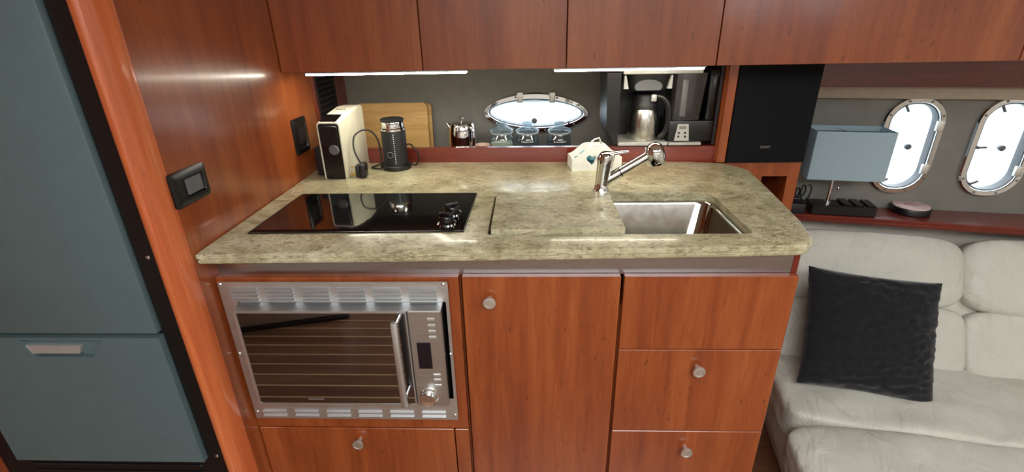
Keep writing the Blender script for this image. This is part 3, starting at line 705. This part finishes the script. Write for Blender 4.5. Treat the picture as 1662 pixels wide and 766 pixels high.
b = nb(); loft(b, [[Vector((p[0], -0.004, p[1])) for p in rrect(-hw+0.009, hw-0.009, ht*0.60, ht-0.012, 0.006, 4)], [Vector((p[0], 0.003, p[1])) for p in rrect(-hw+0.006, hw-0.006, ht*0.59, ht-0.008, 0.006, 4)]]); finish('brew_head', b, BLACKP, em, 30)
b = nb(); lathe(b, [(0.0165, 0.0), (0.0165, 0.005), (0.014, 0.008), (0, 0.009)], 28, TR(0.010, 0.0, ht*0.53) @ RX90, False); finish('capsule_eject_button', b, GREYP, em, 40)
b = nb(); box(b, -hw+0.010, hw-0.010, 0.004, 0.052, ht+0.001, ht+0.0045, 0.001, 1, Matrix.Shear('XY', 4, (0, 0))); 
for v in b.verts: v.co.z += 0.24*v.co.y
finish('lever_lid', b, BLACKG, em)
b = nb()
for k in range(3): box(b, -0.016+k*0.011, -0.009+k*0.011, 0.11, 0.117, ht+0.0215, ht+0.0235, 0.001, 1)
finish('touch_marks', b, GREYINK, em)
# water tank behind in dark plastic, peeking out left
b = nb(); box(b, -hw-0.040, -hw-0.004, 0.03, 0.15, 0.001, 0.095, 0.006); finish('drip_tray', b, BLACKM, em, 30)

# mains plug with brass pins and lead
pp = PZ(584, 287); pg = thing('mains_plug', 'black three-pin plug with brass pins lying by the coffee machine', 'plug', (pp.x, pp.y, 0), math.radians(8))
b = nb(); box(b, 0.004, 0.026, -0.022, 0.024, 0.001, 0.046, 0.006, 3); finish('plug_body', b, BLACKP, pg, 40)
b = nb(); box(b, -0.008, 0.005, -0.018, 0.020, 0.002, 0.040, 0.003, 2); finish('plug_base', b, BLACKM, pg, 40)
for (y, z, l) in ((0.0, 0.034, 0.016), (-0.011, 0.012, 0.018), (0.011, 0.012, 0.018)):
    b = nb(); box(b, -0.008-l, -0.007, y-0.003, y+0.003, z-0.002, z+0.002, 0.0008, 1); finish('pin', b, BRASS, pg)
b = nb(); tube(b, spline([(0.008, 0.0, 0.046), (-0.004, 0.006, 0.075), (-0.010, 0.02, 0.10), (-0.004, 0.03, 0.128), (0.02, 0.045, 0.142), (0.045, 0.055, 0.135), (0.062, 0.062, 0.105), (0.066, 0.066, 0.05), (0.060, 0.068, 0.004)]), 0.0028, 8); finish('cord', b, RUBBER, pg, 60)

# ================================================================== MILK FROTHER
mp_ = PZ(639, 279); mk = thing('milk_frother', 'black cylindrical milk frother with chrome collar on round base', 'milk frother', (mp_.x, mp_.y+0.048, 0))
b = nb(); lathe(b, [(0.0, 0.0005), (0.049, 0.0005), (0.050, 0.006), (0.049, 0.014), (0.044, 0.018), (0.0, 0.018)], 40, None, False); finish('base', b, BLACKP, mk, 40)
b = nb(); lathe(b, [(0.0, 0.018), (0.0405, 0.018), (0.0405, 0.128), (0.0395, 0.132), (0, 0.132)], 40, None, False); finish('jug', b, BLACKM, mk, 40)
b = nb(); lathe(b, [(0.0395, 0.131), (0.041, 0.133), (0.0405, 0.138), (0.037, 0.141), (0.0365, 0.160), (0.0355, 0.162), (0, 0.162)], 40, None, False); finish('collar', b, CHROME, mk, 35)
b = nb(); lathe(b, [(0.038, 0.161), (0.039, 0.163), (0.0385, 0.168), (0.034, 0.170), (0, 0.1705)], 40, None, False); ld = finish('lid', b, BLACKM, mk, 35)
b = nb(); lathe(b, [(0.006, 0.170), (0.006, 0.174), (0.004, 0.175), (0, 0.175)], 16, None, False); finish('lid_knob', b, BLACKP, ld, 40)
dt = None
for k in range(15):
    a = math.radians(-77); p = (0.0407*math.cos(a), 0.0407*math.sin(a), 0.026+k*0.0068)
    if dt is None: b = nb(); lathe(b, [(0.0016, 0), (0.0013, 0.0006), (0, 0.0007)], 6, Matrix.Rotation(a, 4, 'Z') @ Matrix.Rotation(math.radians(90), 4, 'Y'), False); dt = finish('dot', b, INK, mk, None, p)
    else: inst(dt, mk, p)
b = nb(); a = math.radians(-100); lathe(b, [(0.011, 0), (0.0105, 0.0012), (0.009, 0.0014), (0.0085, 0.0002)], 20, TR(0.0404*math.cos(a), 0.0404*math.sin(a), 0.055) @ Matrix.Rotation(a, 4, 'Z') @ Matrix.Rotation(math.radians(90), 4, 'Y'), False); finish('power_button', b, GREYP, mk, 40)
b = nb(); tube(b, spline([(0.044, 0.02, 0.010), (0.060, 0.03, 0.004), (0.072, 0.028, 0.03), (0.060, 0.03, 0.060), (0.030, 0.052, 0.070), (-0.03, 0.055, 0.02), (-0.075, 0.02, 0.0045), (-0.085, -0.01, 0.0045), (-0.05, -0.025, 0.0045)]), 0.0026, 8); finish('cord', b, RUBBER, mk, 60)

# ================================================================== CUTTING BOARDS
def board(name, label, px0, px1, py_top, Yb, th, lean, w_mat, tilt=0):
    p0, p1 = PY(px0, py_top, Yb), PY(px1, py_top, Yb); w = p1.x-p0.x; h = p0.z-ZS+0.003
    b = nb(); pr = rrect(-w/2, w/2, 0, h, [0.004, 0.014, 0.014, 0.004], 5); prism(b, pr, 0.0, th, 'y')
    bmesh.ops.bevel(b, geom=[e for e in b.edges if abs(e.verts[0].co.y-e.verts[1].co.y) < 1e-6], offset=0.002, segments=1, affect='EDGES')
    o = tag(finish(name, b, w_mat, None, 35, ((p0.x+p1.x)/2, Yb-lean*h*0.5, ZS+0.001)), label, 'cutting board', 'bamboo boards leaning on the hull')
    o.rotation_euler = (-math.atan(lean), tilt, 0); return o
board('cutting_board', 'large bamboo cutting board with rounded corners leaning in front', 577, 692, 170, 1.955, 0.016, 0.08, BAMBOO)
board('cutting_board', 'bamboo board mostly hidden behind the larger cutting board', 590, 699, 171, 1.982, 0.012, 0.08, BAMBOO)
# small wooden figure-handled spoon by the boards
kp = PY(572, 178, 1.93)
b = nb(); tube(b, [(kp.x, 1.93, ZS+0.002), (kp.x+0.001, 1.935, kp.z-0.01), (kp.x, 1.937, kp.z+0.012)], [0.010, 0.009, 0.011], 12); tag(finish('wooden_pestle', b, BAMBOO, None, 50), 'pale wooden pestle end standing behind the espresso machine', 'pestle')

# ================================================================== CHROME POT
tp = PY(750, 215, 1.86); tz = ZS
tpot = thing('coffee_press', 'polished chrome barrel-shaped coffee pot beside the jars', 'coffee pot', (tp.x, 1.86, tz))
zt = PY(750, 199, 1.86).z - tz
b = nb(); lathe(b, [(0.036, 0.0), (0.040, 0.004), (0.048, 0.03), (0.052, zt*0.5), (0.051, zt*0.75), (0.046, zt*0.93), (0.044, zt*0.96)], 40, None, True); finish('body', b, CHROME, tpot, 45)
b = nb(); lathe(b, [(0.046, zt*0.955), (0.045, zt*0.99), (0.030, zt*1.02), (0.008, zt*1.035), (0.004, zt*1.04), (0.004, zt*1.09), (0.0085, zt*1.11), (0.0085, zt*1.15), (0.004, zt*1.17), (0, zt*1.17)], 32, None, False); finish('lid', b, CHROME, tpot, 40)
b = nb(); tube(b, spline([(0.030, -0.036, zt*0.95), (0.044, -0.045, zt*0.90), (0.050, -0.050, zt*0.65), (0.046, -0.048, zt*0.38), (0.032, -0.038, zt*0.2)]), 0.0058, 10); finish('handle', b, CHROME, tpot, 50)
b = nb(); loft(b, [[Vector((-0.043+x, y, zt*0.90)) for x, y in sup(0.012, 0.012, 2, 12)], [Vector((-0.056+x, y, zt*1.0)) for x, y in sup(0.007, 0.006, 2, 12)]]); finish('spout', b, CHROME, tpot, 45)
# pinkish dish
dp = PY(783, 236, 1.84)
b = nb(); lathe(b, [(0.0, 0), (0.022, 0.0), (0.026, 0.03), (0.030, dp.z-ZS+0.004), (0.028, dp.z-ZS+0.003), (0.020, 0.02), (0, 0.015)], 28, None, False); tag(finish('small_dish', b, CORK, None, 40, (dp.x, 1.84, ZS)), 'small pale pink cup between the chrome pot and jars', 'cup')

# ================================================================== JARS
def jar(px, label, fill, fh_):
    Yj = 1.872; p = PY(px, 214, Yj); j = thing('storage_jar', label, 'jar', (p.x, Yj, ZS), 0, 'glass storage jars under the porthole')
    Z = lambda py: PY(px, py, Yj).z-ZS
    r = 0.046; z1 = Z(216)
    b = nb(); lathe(b, [(r-0.004, 0.0), (r, 0.004), (r, Z(226)), (r-0.002, Z(222)), (r-0.008, Z(218)), (r-0.009, Z(216)), (r-0.006, Z(215)), (r-0.007, Z(214))], 36, None, False); finish('glass', b, JARGL, j, 50)
    b = nb(); lathe(b, [(0, 0.003), (r-0.005, 0.003), (r-0.004, fh_), (0, fh_+0.004)], 28, None, False); finish('contents', b, fill, j, 40)
    b = nb(); lathe(b, [(r-0.008, Z(213.5)), (r-0.002, Z(213)), (r-0.001, Z(211)), (r-0.006, Z(209)), (0.021, Z(206)), (0.015, Z(204)), (0.014, Z(203)), (0.020, Z(201)), (0.021, Z(199)), (0.016, Z(197)), (0, Z(196.5))], 36, None, False); lid_ = finish('lid', b, LIDGL, j, 40)
    b = nb(); lathe(b, [(r-0.008, Z(216)), (r-0.004, Z(216)), (r-0.004, Z(214)), (r-0.008, Z(214))], 32, None, False); finish('seal', b, SILVERP, lid_, 40)
    # row of small printed letters round the shoulder
    b = nb()
    for k in range(8):
        a = math.radians(-90-26+52*k/7); h = random.choice((0.004, 0.006, 0.005))
        M = TR(math.cos(a)*(r+0.0004), math.sin(a)*(r+0.0004), Z(227.5)) @ Matrix.Rotation(a+PI/2, 4, 'Z')
        box(b, -0.0014, 0.0014, -0.0003, 0.0003, 0, h, 0, 1, M)
    finish('print', b, INK, j)
    return j
jar(814, 'glass jar with pale contents nearest the chrome pot', SUGAR, 0.060)
jar(856, 'glass jar with dark contents standing between two other jars', TEABAG, 0.040)
jar(908, 'glass jar with dark ground contents, the one nearest the coffee maker', COFFEE, 0.050)

# ================================================================== WHITE HEART BOX
h0, h1, hbk = PZ(928, 278), PZ(1008, 275), PZ(911, 262)
hw_ = (h1-h0).length; ang = math.atan2(h1.y-h0.y, h1.x-h0.x)
hbx = thing('heart_box', 'white wooden caddy with heart cutout and rope handle', 'caddy', (h0.x, h0.y, 0), ang)
dpt = 0.085
zc = PY(960, 241, h0.y).z; zl = PY(930, 259, h0.y).z; zr = PY(1006, 255, h1.y).z
prof = [(0, 0), (hw_, 0), (hw_, zr)] + [(hw_*(1-t), zr+(zc-zr)*(0.5-0.5*math.cos(PI*min(1, t/0.32)))) for t in (0.06, 0.12, 0.18, 0.24, 0.3)] + [(hw_*0.62, zc), (hw_*0.40, zc)] + [(hw_*t, zl+(zc-zl)*(0.5-0.5*math.cos(PI*t/0.38))) for t in (0.33, 0.28, 0.22, 0.16, 0.1, 0.05)] + [(0, zl)]
def heart(s, cx, cz): return [(cx+s*0.0625*16*math.sin(t)**3, cz+s*0.0625*(13*math.cos(t)-5*math.cos(2*t)-2*math.cos(3*t)-math.cos(4*t))) for t in [2*PI*k/40 for k in range(40)]]
hp = PY(962, 260, h0.y)
b = nb(); holed(b, prof, [heart(0.0195, (hp.x-h0.x), hp.z)], 0, 0.008, 'y'); finish('side_panel', b, WHITEP, hbx)
b = nb(); prism(b, prof, dpt-0.008, dpt, 'y'); finish('side_panel', b, WHITEP, hbx)
b = nb(); box(b, 0.0, 0.008, 0.0085, dpt-0.0085, 0, zl+0.004, 0.001, 1); finish('end_panel', b, WHITEP, hbx)
b = nb(); box(b, hw_-0.008, hw_, 0.0085, dpt-0.0085, 0, zr, 0.001, 1); finish('end_panel', b, WHITEP, hbx)
b = nb(); box(b, 0.0085, hw_-0.0085, 0.0085, dpt-0.0085, 0.001, 0.007); finish('bottom', b, WHITEP, hbx)
ap = PY(968, 227, h0.y+dpt/2)
b = nb(); tube(b, ([(hw_*0.36, dpt/2-0.028, zc-0.006), (hw_*0.42, dpt/2-0.015, zc+0.016), (ap.x-h0.x, dpt/2, ap.z+0.0), (hw_*0.60, dpt/2+0.012, zc+0.020), (hw_*0.68, dpt/2+0.028, zc-0.004)]), 0.0026, 8); finish('rope_handle', b, WHITEP, hbx, 60)
# capsules inside
for (cx, cy, cz, rx) in ((0.030, 0.04, 0.014, 0.5), (0.070, 0.045, 0.014, 0.2), (0.110, 0.04, 0.014, 0.4), (0.050, 0.04, 0.036, 0.9), (0.135, 0.045, 0.016, 0.1)):
    w_ = Matrix.Rotation(ang, 4, 'Z') @ Vector((cx, cy, 0))
    b = nb(); lathe(b, [(0, 0), (0.011, 0.0), (0.0125, 0.003), (0.0150, 0.022), (0.0185, 0.0225), (0.0185, 0.0235), (0, 0.024)], 20, Matrix.Rotation(rx, 4, 'X'), False)
    tag(finish('coffee_capsule', b, BLUEM, None, 40, (h0.x+w_.x, h0.y+w_.y, cz-0.004)), 'teal foil coffee capsule lying inside the white caddy', 'capsule', 'capsules in the white caddy')

# ================================================================== BUILT-IN COFFEE MAKER
YC = 1.690; co = (0.45, YC, 0.056)
cm = thing('coffee_maker', 'black built-in coffee maker hung under the cupboard', 'coffee maker', co)
def cq(px, py, Y=YC): p = PY(px, py, Y); return (p.x-co[0], p.z-co[2])
zt = 0.316-co[2]
xl, xr = cq(1010, 170)[0], cq(1168, 170)[0]
b = nb(); box(b, xl, xr, 0.13, 0.15, 0.0, zt); box(b, xr-0.01, xr, 0.0, 0.13, 0, zt); finish('housing', b, BLACKM, cm)
# left cheek, chamfered
p = [cq(986, 118, YC-0.02), cq(1009, 118, YC-0.02), cq(1002, 232, YC-0.02), cq(996, 234, YC-0.02), cq(984, 212, YC-0.02)]
p = [(max(-0.3, a[0]), max(0.001, a[1])) for a in p]
b = nb(); prism(b, p, -0.02, 0.15, 'y'); finish('cheek', b, BLACKP, cm)
xm = cq(1088, 170)[0]
# brew head with an oval badge
z_h = cq(1050, 146)[1]
b = nb(); loft(b, [[Vector((x, y, zt-0.024)) for x, y in rrect(xl+0.012, xm-0.006, -0.008, 0.12, 0.03, 5)], [Vector((x, y, z_h)) for x, y in rrect(xl+0.022, xm-0.016, -0.004, 0.11, 0.03, 5)]]); bh = finish('brew_head', b, BLACKP, cm, 40)
b = nb(); prism(b, [(x, z) for x, z in sup(0.045, 0.022, 2, 32, (xl+xm)/2, z_h+0.012) if z > z_h-0.002], -0.0098, -0.004, 'y'); finish('badge_oval', b, GREYP, bh, 40)
for s in (0, 1):
    xa = xl+0.001 if s == 0 else xm-0.001; d = 1 if s == 0 else -1
    b = nb(); prism(b, [(xa, z_h+0.004), (xa+d*0.016, z_h+0.004), (xa+d*0.006, zt-0.03), (xa, zt-0.03)], -0.002, 0.02, 'y'); finish('wedge', b, SILVERP, cm)
b = nb(); box(b, xl-0.008, xm+0.001, -0.014, 0.129, 0.0, 0.012, 0.002, 1); finish('base_plate', b, SILVERP, cm)
b = nb(); box(b, xm+0.004, xr-0.048, -0.014, 0.012, 0.0, 0.010, 0.002, 1); finish('base_plate', b, SILVERP, cm)
ta, tb = cq(1012, 120, YC-0.012), cq(1142, 120, YC-0.012); t2 = cq(1012, 111.5, YC-0.012)
b = nb(); box(b, ta[0], tb[0], -0.012, 0.10, (ta[1]+tb[1])/2, min(t2[1], 0.3195-co[2]), 0.002, 1); finish('top_plate', b, SILVERP, cm)
# water tank and control block on the right
xt0, xt1 = xm+0.002, xr-0.012; zk = cq(1110, 196)[1]
b = nb(); box(b, xt0, xt1, -0.003, 0.128, 0.0115, zk, 0.004); cb = finish('control_block', b, BLACKP, cm, 35)
b = nb(); loft(b, [[Vector((x, y, zk+0.001)) for x, y in rrect(xt0+0.004, xt1-0.045, 0.0, 0.10, 0.012, 4)], [Vector((x, y, zt-0.024)) for x, y in rrect(xt0+0.004, xt1-0.034, -0.004, 0.10, 0.012, 4)]]); wt = finish('water_tank', b, TANK, cm, 40)
b = nb(); box(b, xt0+0.030, xt0+0.062, -0.002, 0.02, zt-0.044, zt-0.025, 0.004); finish('tank_cap', b, GREYP, wt, 40)
b = nb(); box(b, xt0+0.038, xt0+0.058, 0.02, 0.03, zk+0.01, zt-0.035, 0.003); finish('level_tube', b, SILVERP, wt, 40)
b = nb(); box(b, xt1-0.030, xt1-0.001, 0.0, 0.128, zk+0.001, zt-0.014, 0.004); finish('side_block', b, BLACKG, cm, 40)
c4 = [cq(1093, 228), cq(1117, 228), cq(1117, 201), cq(1100, 201)]
b = nb(); prism(b, c4, -0.0055, -0.0028, 'y'); kp_ = finish('keypad', b, SILVERP, cb)
a1, a2 = cq(1102, 204), cq(1113, 209); b = nb(); box(b, a1[0], a2[0], -0.0065, -0.005, a2[1], a1[1]); finish('display', b, GREYINK, kp_)
for (px, py) in ((1101, 215), (1111, 215), (1100, 221), (1111, 221)):
    a = cq(px, py); b = nb(); lathe(b, [(0.0038, 0), (0.0038, 0.0015), (0, 0.002)], 12, TR(a[0], -0.005, a[1]) @ RX90, False); finish('button', b, BLACKP, kp_)
# carafe
cc = PY(1044, 232, YC+0.045); ca = thing('thermal_carafe', 'brushed steel thermal carafe with black handle inside the coffee maker', 'carafe', (cc.x-0.004, YC+0.055, co[2]+0.0125))
zt2 = PY(1044, 152, YC+0.05).z-co[2]-0.0125
b = nb(); lathe(b, [(0.0, 0), (0.052, 0.0), (0.0535, 0.004), (0.052, 0.06), (0.047, 0.095), (0.043, zt2*0.68)], 40, None, False); finish('flask', b, STEELV, ca, 45)
b = nb(); lathe(b, [(0.0435, zt2*0.68), (0.043, zt2*0.80), (0.039, zt2*0.83), (0.037, zt2*0.95), (0.03, zt2*1.0), (0, zt2*1.0)], 40, None, False); finish('collar', b, BLACKM, ca, 40)
b = nb(); L = []
for (x, z, w, h) in ((0.030, zt2*0.97, 0.011, 0.008), (0.050, zt2*0.93, 0.011, 0.010), (0.068, zt2*0.78, 0.011, 0.011), (0.074, zt2*0.5, 0.011, 0.012), (0.068, zt2*0.2, 0.011, 0.011), (0.050, zt2*0.06, 0.010, 0.008)): L.append((x, z))
tube(b, spline([(x, -0.030-0.2*x, z) for x, z in L], 5), 0.0105, 12); finish('handle', b, BLACKP, ca, 45)
b = nb(); box(b, 0.010, 0.028, -0.046, -0.030, zt2*0.86, zt2*1.01, 0.003); finish('thumb_lever', b, SILVERP, ca, 40)

# ================================================================== SPEAKER COLUMN
b = nb(); box(b, 0.640, 0.668, 1.652, 1.99, 0.0005, 0.335, 0.002, 1); struct(finish('trim_8', b, CHERRY))
bo = (0.80, 1.66, ZF); kz_ = -0.6-ZF
bx_ = thing('corner_cabinet', 'cherry corner cabinet with dark open niche under the loudspeaker', 'cabinet', bo)
b = nb(); holed(b, [(-0.130, 0.0), (0.130, 0.0), (0.130, kz_+0.598), (-0.130, kz_+0.598)], [[(0.006, kz_+0.420), (0.094, kz_+0.420), (0.092, kz_+0.548), (0.006, kz_+0.549)]], 0.0, 0.018, 'y'); finish('front_panel', b, CHERRY, bx_)
b = nb(); box(b, 0.118, 0.130, 0.019, 0.335, 0.0, kz_+0.598); box(b, -0.130, -0.118, 0.019, 0.335, 0.0, kz_+0.598); box(b, -0.117, 0.117, 0.019, 0.335, kz_+0.586, kz_+0.598); finish('body', b, CHERRY, bx_)
b = nb()
for qd in ((-0.006, 0.106, 0.30, 0.31, 0.40, 0.566), (-0.006, 0.0055, 0.0185, 0.30, 0.40, 0.566), (0.0945, 0.106, 0.0185, 0.30, 0.40, 0.566), (0.0055, 0.0945, 0.0185, 0.30, 0.40, 0.4195), (0.0055, 0.0945, 0.0185, 0.30, 0.5495, 0.566)): box(b, qd[0], qd[1], qd[2], qd[3], qd[4]+kz_, qd[5]+kz_)
finish('niche_lining', b, CHERRY, bx_)
sp = thing('loudspeaker', 'black cloth-fronted loudspeaker on the corner cabinet', 'speaker', (0.802, 1.655, 0.0005))
b = nb(); box(b, -0.131, 0.127, 0.014, 0.30, 0.0, 0.333, 0.004); finish('enclosure', b, BLACKM, sp, 35)
b = nb(); box(b, -0.131, 0.127, -0.010, 0.0135, 0.0, 0.333, 0.005); finish('cloth_grille', b, CLOTH, sp, 35)
pz = PY(1242, 239, 1.645); text_mesh('SONY', 0.013, GREYINK, sp, (pz.x-0.802, -0.0108, pz.z), (math.radians(90), 0, 0))

# ================================================================== SALOON SHELF + THINGS
ZL = -0.285
def UV(u, v): a = math.radians(10); return (u*math.cos(a)+v*math.sin(a), -u*math.sin(a)+v*math.cos(a))
b = nb(); prism(b, [(-0.028, -0.136), (2.3, -0.245), (2.3, -0.001), (-0.055, -0.001)], ZL-0.028, ZL, 'z')
bmesh.ops.bevel(b, geom=[e for e in b.edges if all(v.co.y < -0.1 for v in e.verts) and abs(e.verts[0].co.z-e.verts[1].co.z) < 1e-6], offset=0.010, segments=3, affect='EDGES')
tag(finish('saloon_shelf', b, CHERRY_RED, None, 40, (HX, HY, 0), A10), 'red cherry shelf with rounded edge behind the settee', 'shelf')
# table lamp
lx, ly = 1.236, 1.926
lp = thing('table_lamp', 'table lamp with square pale grey shade and thin stem', 'lamp', (lx, ly, ZL), A10)
b = nb(); box(b, -0.085, 0.150, -0.045, 0.040, 0.0, 0.040, 0.003, 1)
lb = finish('base', b, BLACKP, lp, 30)
for k in range(3):
    b = nb(); box(b, 0.030+k*0.042, 0.062+k*0.042, -0.044, 0.039, 0.0405, 0.047, 0.002, 1); finish('ridge', b, BLACKG, lb)
b = nb(); tube(b, [(-0.018, 0, 0.038), (-0.018, 0, 0.30)], 0.0065, 14); lathe(b, [(0.014, 0.040), (0.013, 0.046), (0.007, 0.048)], 16, TR(-0.018, 0, 0)); finish('stem', b, CHROME, lp, 40)
zs0, zs1 = 0.152, 0.340
def shl(w, d, z): return [Vector((p[0]-0.0, p[1], z)) for p in rrect(-w, w, -d, d, 0.004, 2)]
b = nb(); loft(b, [shl(0.136, 0.066, zs0), shl(0.136, 0.066, zs1), shl(0.133, 0.063, zs1), shl(0.133, 0.063, zs0), shl(0.136, 0.066, zs0)], False, False); shd = finish('shade', b, SHADE, lp, 30)
b = nb(); box(b, -0.1305, 0.1305, -0.002, 0.002, zs1-0.012, zs1-0.008); box(b, -0.020, -0.016, -0.0625, 0.0625, zs1-0.012, zs1-0.008); finish('spider', b, CHROME, shd)
b = nb(); tube(b, [(0.008, -0.006, 0.29), (0.008, -0.006, 0.105)], 0.0009, 6); lathe(b, [(0.0, 0.095), (0.004, 0.099), (0.0045, 0.103), (0.002, 0.108), (0, 0.108)], 12, TR(0.008, -0.006, 0), False); finish('pull_chain', b, CHROME, lp, 50)
# tangled cable and charger beside it
ch = thing('charger', 'black power adapter with coiled cable left of the lamp', 'charger', (1.075, 1.935, ZL), A10)
b = nb(); box(b, -0.060, 0.050, -0.035, 0.035, 0.0, 0.045, 0.006); finish('adapter', b, BLACKM, ch, 35)
pts = []
for k in range(60):
    t = k/59; a = t*2*PI*4.3; r = 0.026+0.008*math.sin(a*1.7); pts.append((-0.02+0.085*t+r*math.cos(a)*0.5, 0.018+0.012*math.sin(a*0.7), 0.078+r*math.sin(a)))
b = nb(); tube(b, pts, 0.0032, 6); finish('cable', b, RUBBER, ch, 60)
# round tin
rp = PZ(1480, 345, ZL); t_ = thing('round_tin', 'low round black tin with pale pink top on the shelf', 'tin', (rp.x-0.004, rp.y+0.010, ZL))
b = nb(); lathe(b, [(0, 0), (0.066, 0.0), (0.069, 0.003), (0.069, 0.024), (0.067, 0.027), (0, 0.027)], 44, None, False); finish('tin', b, BLACKP, t_, 40)
b = nb(); lathe(b, [(0.064, 0.0268), (0.063, 0.0305), (0.060, 0.031), (0, 0.031)], 44, None, False); tl = finish('lid_disc', b, PINKW, t_, 40)
b = nb(); lathe(b, [(0.026, 0.0308), (0.026, 0.0316), (0.020, 0.0318), (0, 0.0318)], 24, None, False); finish('emblem', b, plain('faded_pink', (186, 150, 150), 0.6, var=0.25, scale=120), tl, 40)

# ================================================================== SETTEE
ZSEAT = -0.76; zf = ZSEAT - ZF
se = thing('settee', 'cream leather settee with puffed back along the hull', 'sofa', (0, 0, ZF), A10)
# local x = u, local y = v ; z from the floor
b = nb(); box(b, 0.66, 2.6, 0.98, 2.02, 0.0, zf-0.15, 0.01); finish('base', b, LEATHER, se, 30)
b = nb(); puff(b, 0.60, 2.6, 0.93, 1.408, zf-0.155, zf+0.002, 9, 44, 0.010, 7, 3.0); finish('seat_bolster', b, LEATHER, se, 60)
b = nb(); puff(b, 0.635, 2.6, 1.400, 1.84, zf-0.155, zf+0.008, 9, 44, 0.014, 9, 9.0); finish('seat_cushion', b, LEATHER, se, 60)
th = math.radians(31); MB_ = TR(0, 1.742, zf) @ Matrix.Rotation(-th, 4, 'X')
BL = 0.505
for (u0, u1, sd) in ((0.66, 1.318, 1.0), (1.312, 1.97, 5.0), (1.964, 2.6, 8.0)):
    b = nb(); puff(b, u0, u1, -0.012, 0.105, -0.02, BL*0.475, 7, 24, 0.010, 7, sd, MB_); finish('back_lower', b, LEATHER, se, 60)
    b = nb(); puff(b, u0-0.004, u1+0.004, -0.026, 0.105, BL*0.44, BL+0.01, 4.4, 26, 0.010, 6, sd+2, MB_); finish('back_upper', b, LEATHER, se, 60)
b = nb(); box(b, 0.66, 2.6, 0.04, 0.112, -0.02, BL-0.03, 0.01, 2, MB_); finish('back_board', b, LEATHER, se)
# wall panel behind the settee top, under the shelf
b = nb(); box(b, -0.06, 2.3, -0.02, -0.001, ZF, ZL-0.03); struct(finish('trim_9', b, HEADL, None, None, (HX, HY, 0), A10))

# ================================================================== CUSHION
pb0, pb1 = PZ(1296, 620, ZSEAT+0.02), PZ(1510, 650, ZSEAT+0.02)
cw = 0.422; n = 48
def pil(u, v, side):
    e = (1-abs(u)**2.6)*(1-abs(v)**2.6); t = 0.062*max(e, 0)**0.55
    k = 1-0.045*(1-abs(v)**2)*abs(u)**3; kv = 1-0.045*(1-abs(u)**2)*abs(v)**3
    x = u*cw/2*k; z = v*cw/2*kv
    wr = 0.0055*math.sin(42*v+5*noise.noise(Vector((u*3.2, v*2.0, 4.0)))+2.0*noise.noise(Vector((u*9, v*5, 1.0)))) + 0.004*noise.noise(Vector((u*10, v*16, side*3.0)))
    return Vector((x+0.004*noise.noise(Vector((u*3, v*7, 9.0))), side*(t+wr*min(1, e*4)), z+cw/2))
b = nb(); G = {}
for s in (-1, 1):
    for i in range(n+1):
        for j in range(n+1):
            edge = i in (0, n) or j in (0, n); key = (i, j, 0 if edge else s)
            if key not in G: G[key] = b.verts.new(pil(-1+2*i/n, -1+2*j/n, s if not edge else 0.0001))
for s in (-1, 1):
    for i in range(n):
        for j in range(n):
            g = lambda a, c: G[(a, c, 0 if (a in (0, n) or c in (0, n)) else s)]
            b.faces.new((g(i, j), g(i+1, j), g(i+1, j+1), g(i, j+1)))
pc = (pb0+pb1)/2
cu = tag(finish('throw_cushion', b, PILLOW, None, 80, (pc.x+0.006, pc.y+0.0, ZSEAT+0.004)), 'square black crinkled throw cushion leaning on the settee back', 'cushion')
cu.rotation_euler = (math.radians(-30), math.radians(3), math.atan2(pb1.y-pb0.y, pb1.x-pb0.x))

# ================================================================== BEHIND THE CAMERA (seen in the oven door)
def mirror(px, py): d = ray(px, py); t = (ZF-CAMH)/d.z; p = CAM+d*t; return Vector((p.x, 2*YD-p.y))
m1, m2 = mirror(393, 541), mirror(551, 520)
an = math.atan2(m2.y-m1.y, m2.x-m1.x)
sb = thing('storage_locker', 'pale grey locker box on dark plinth across the cabin floor', 'locker', (m2.x, m2.y, ZF), an)
b = nb(); box(b, -0.75, 0.0, -0.62, -0.012, 0.024, 0.44, 0.012); finish('box', b, HEADL, sb, 35)
b = nb(); box(b, -0.75, 0.05, -0.60, 0.0, 0.0, 0.023, 0.003, 1); finish('plinth', b, BLACKM, sb)
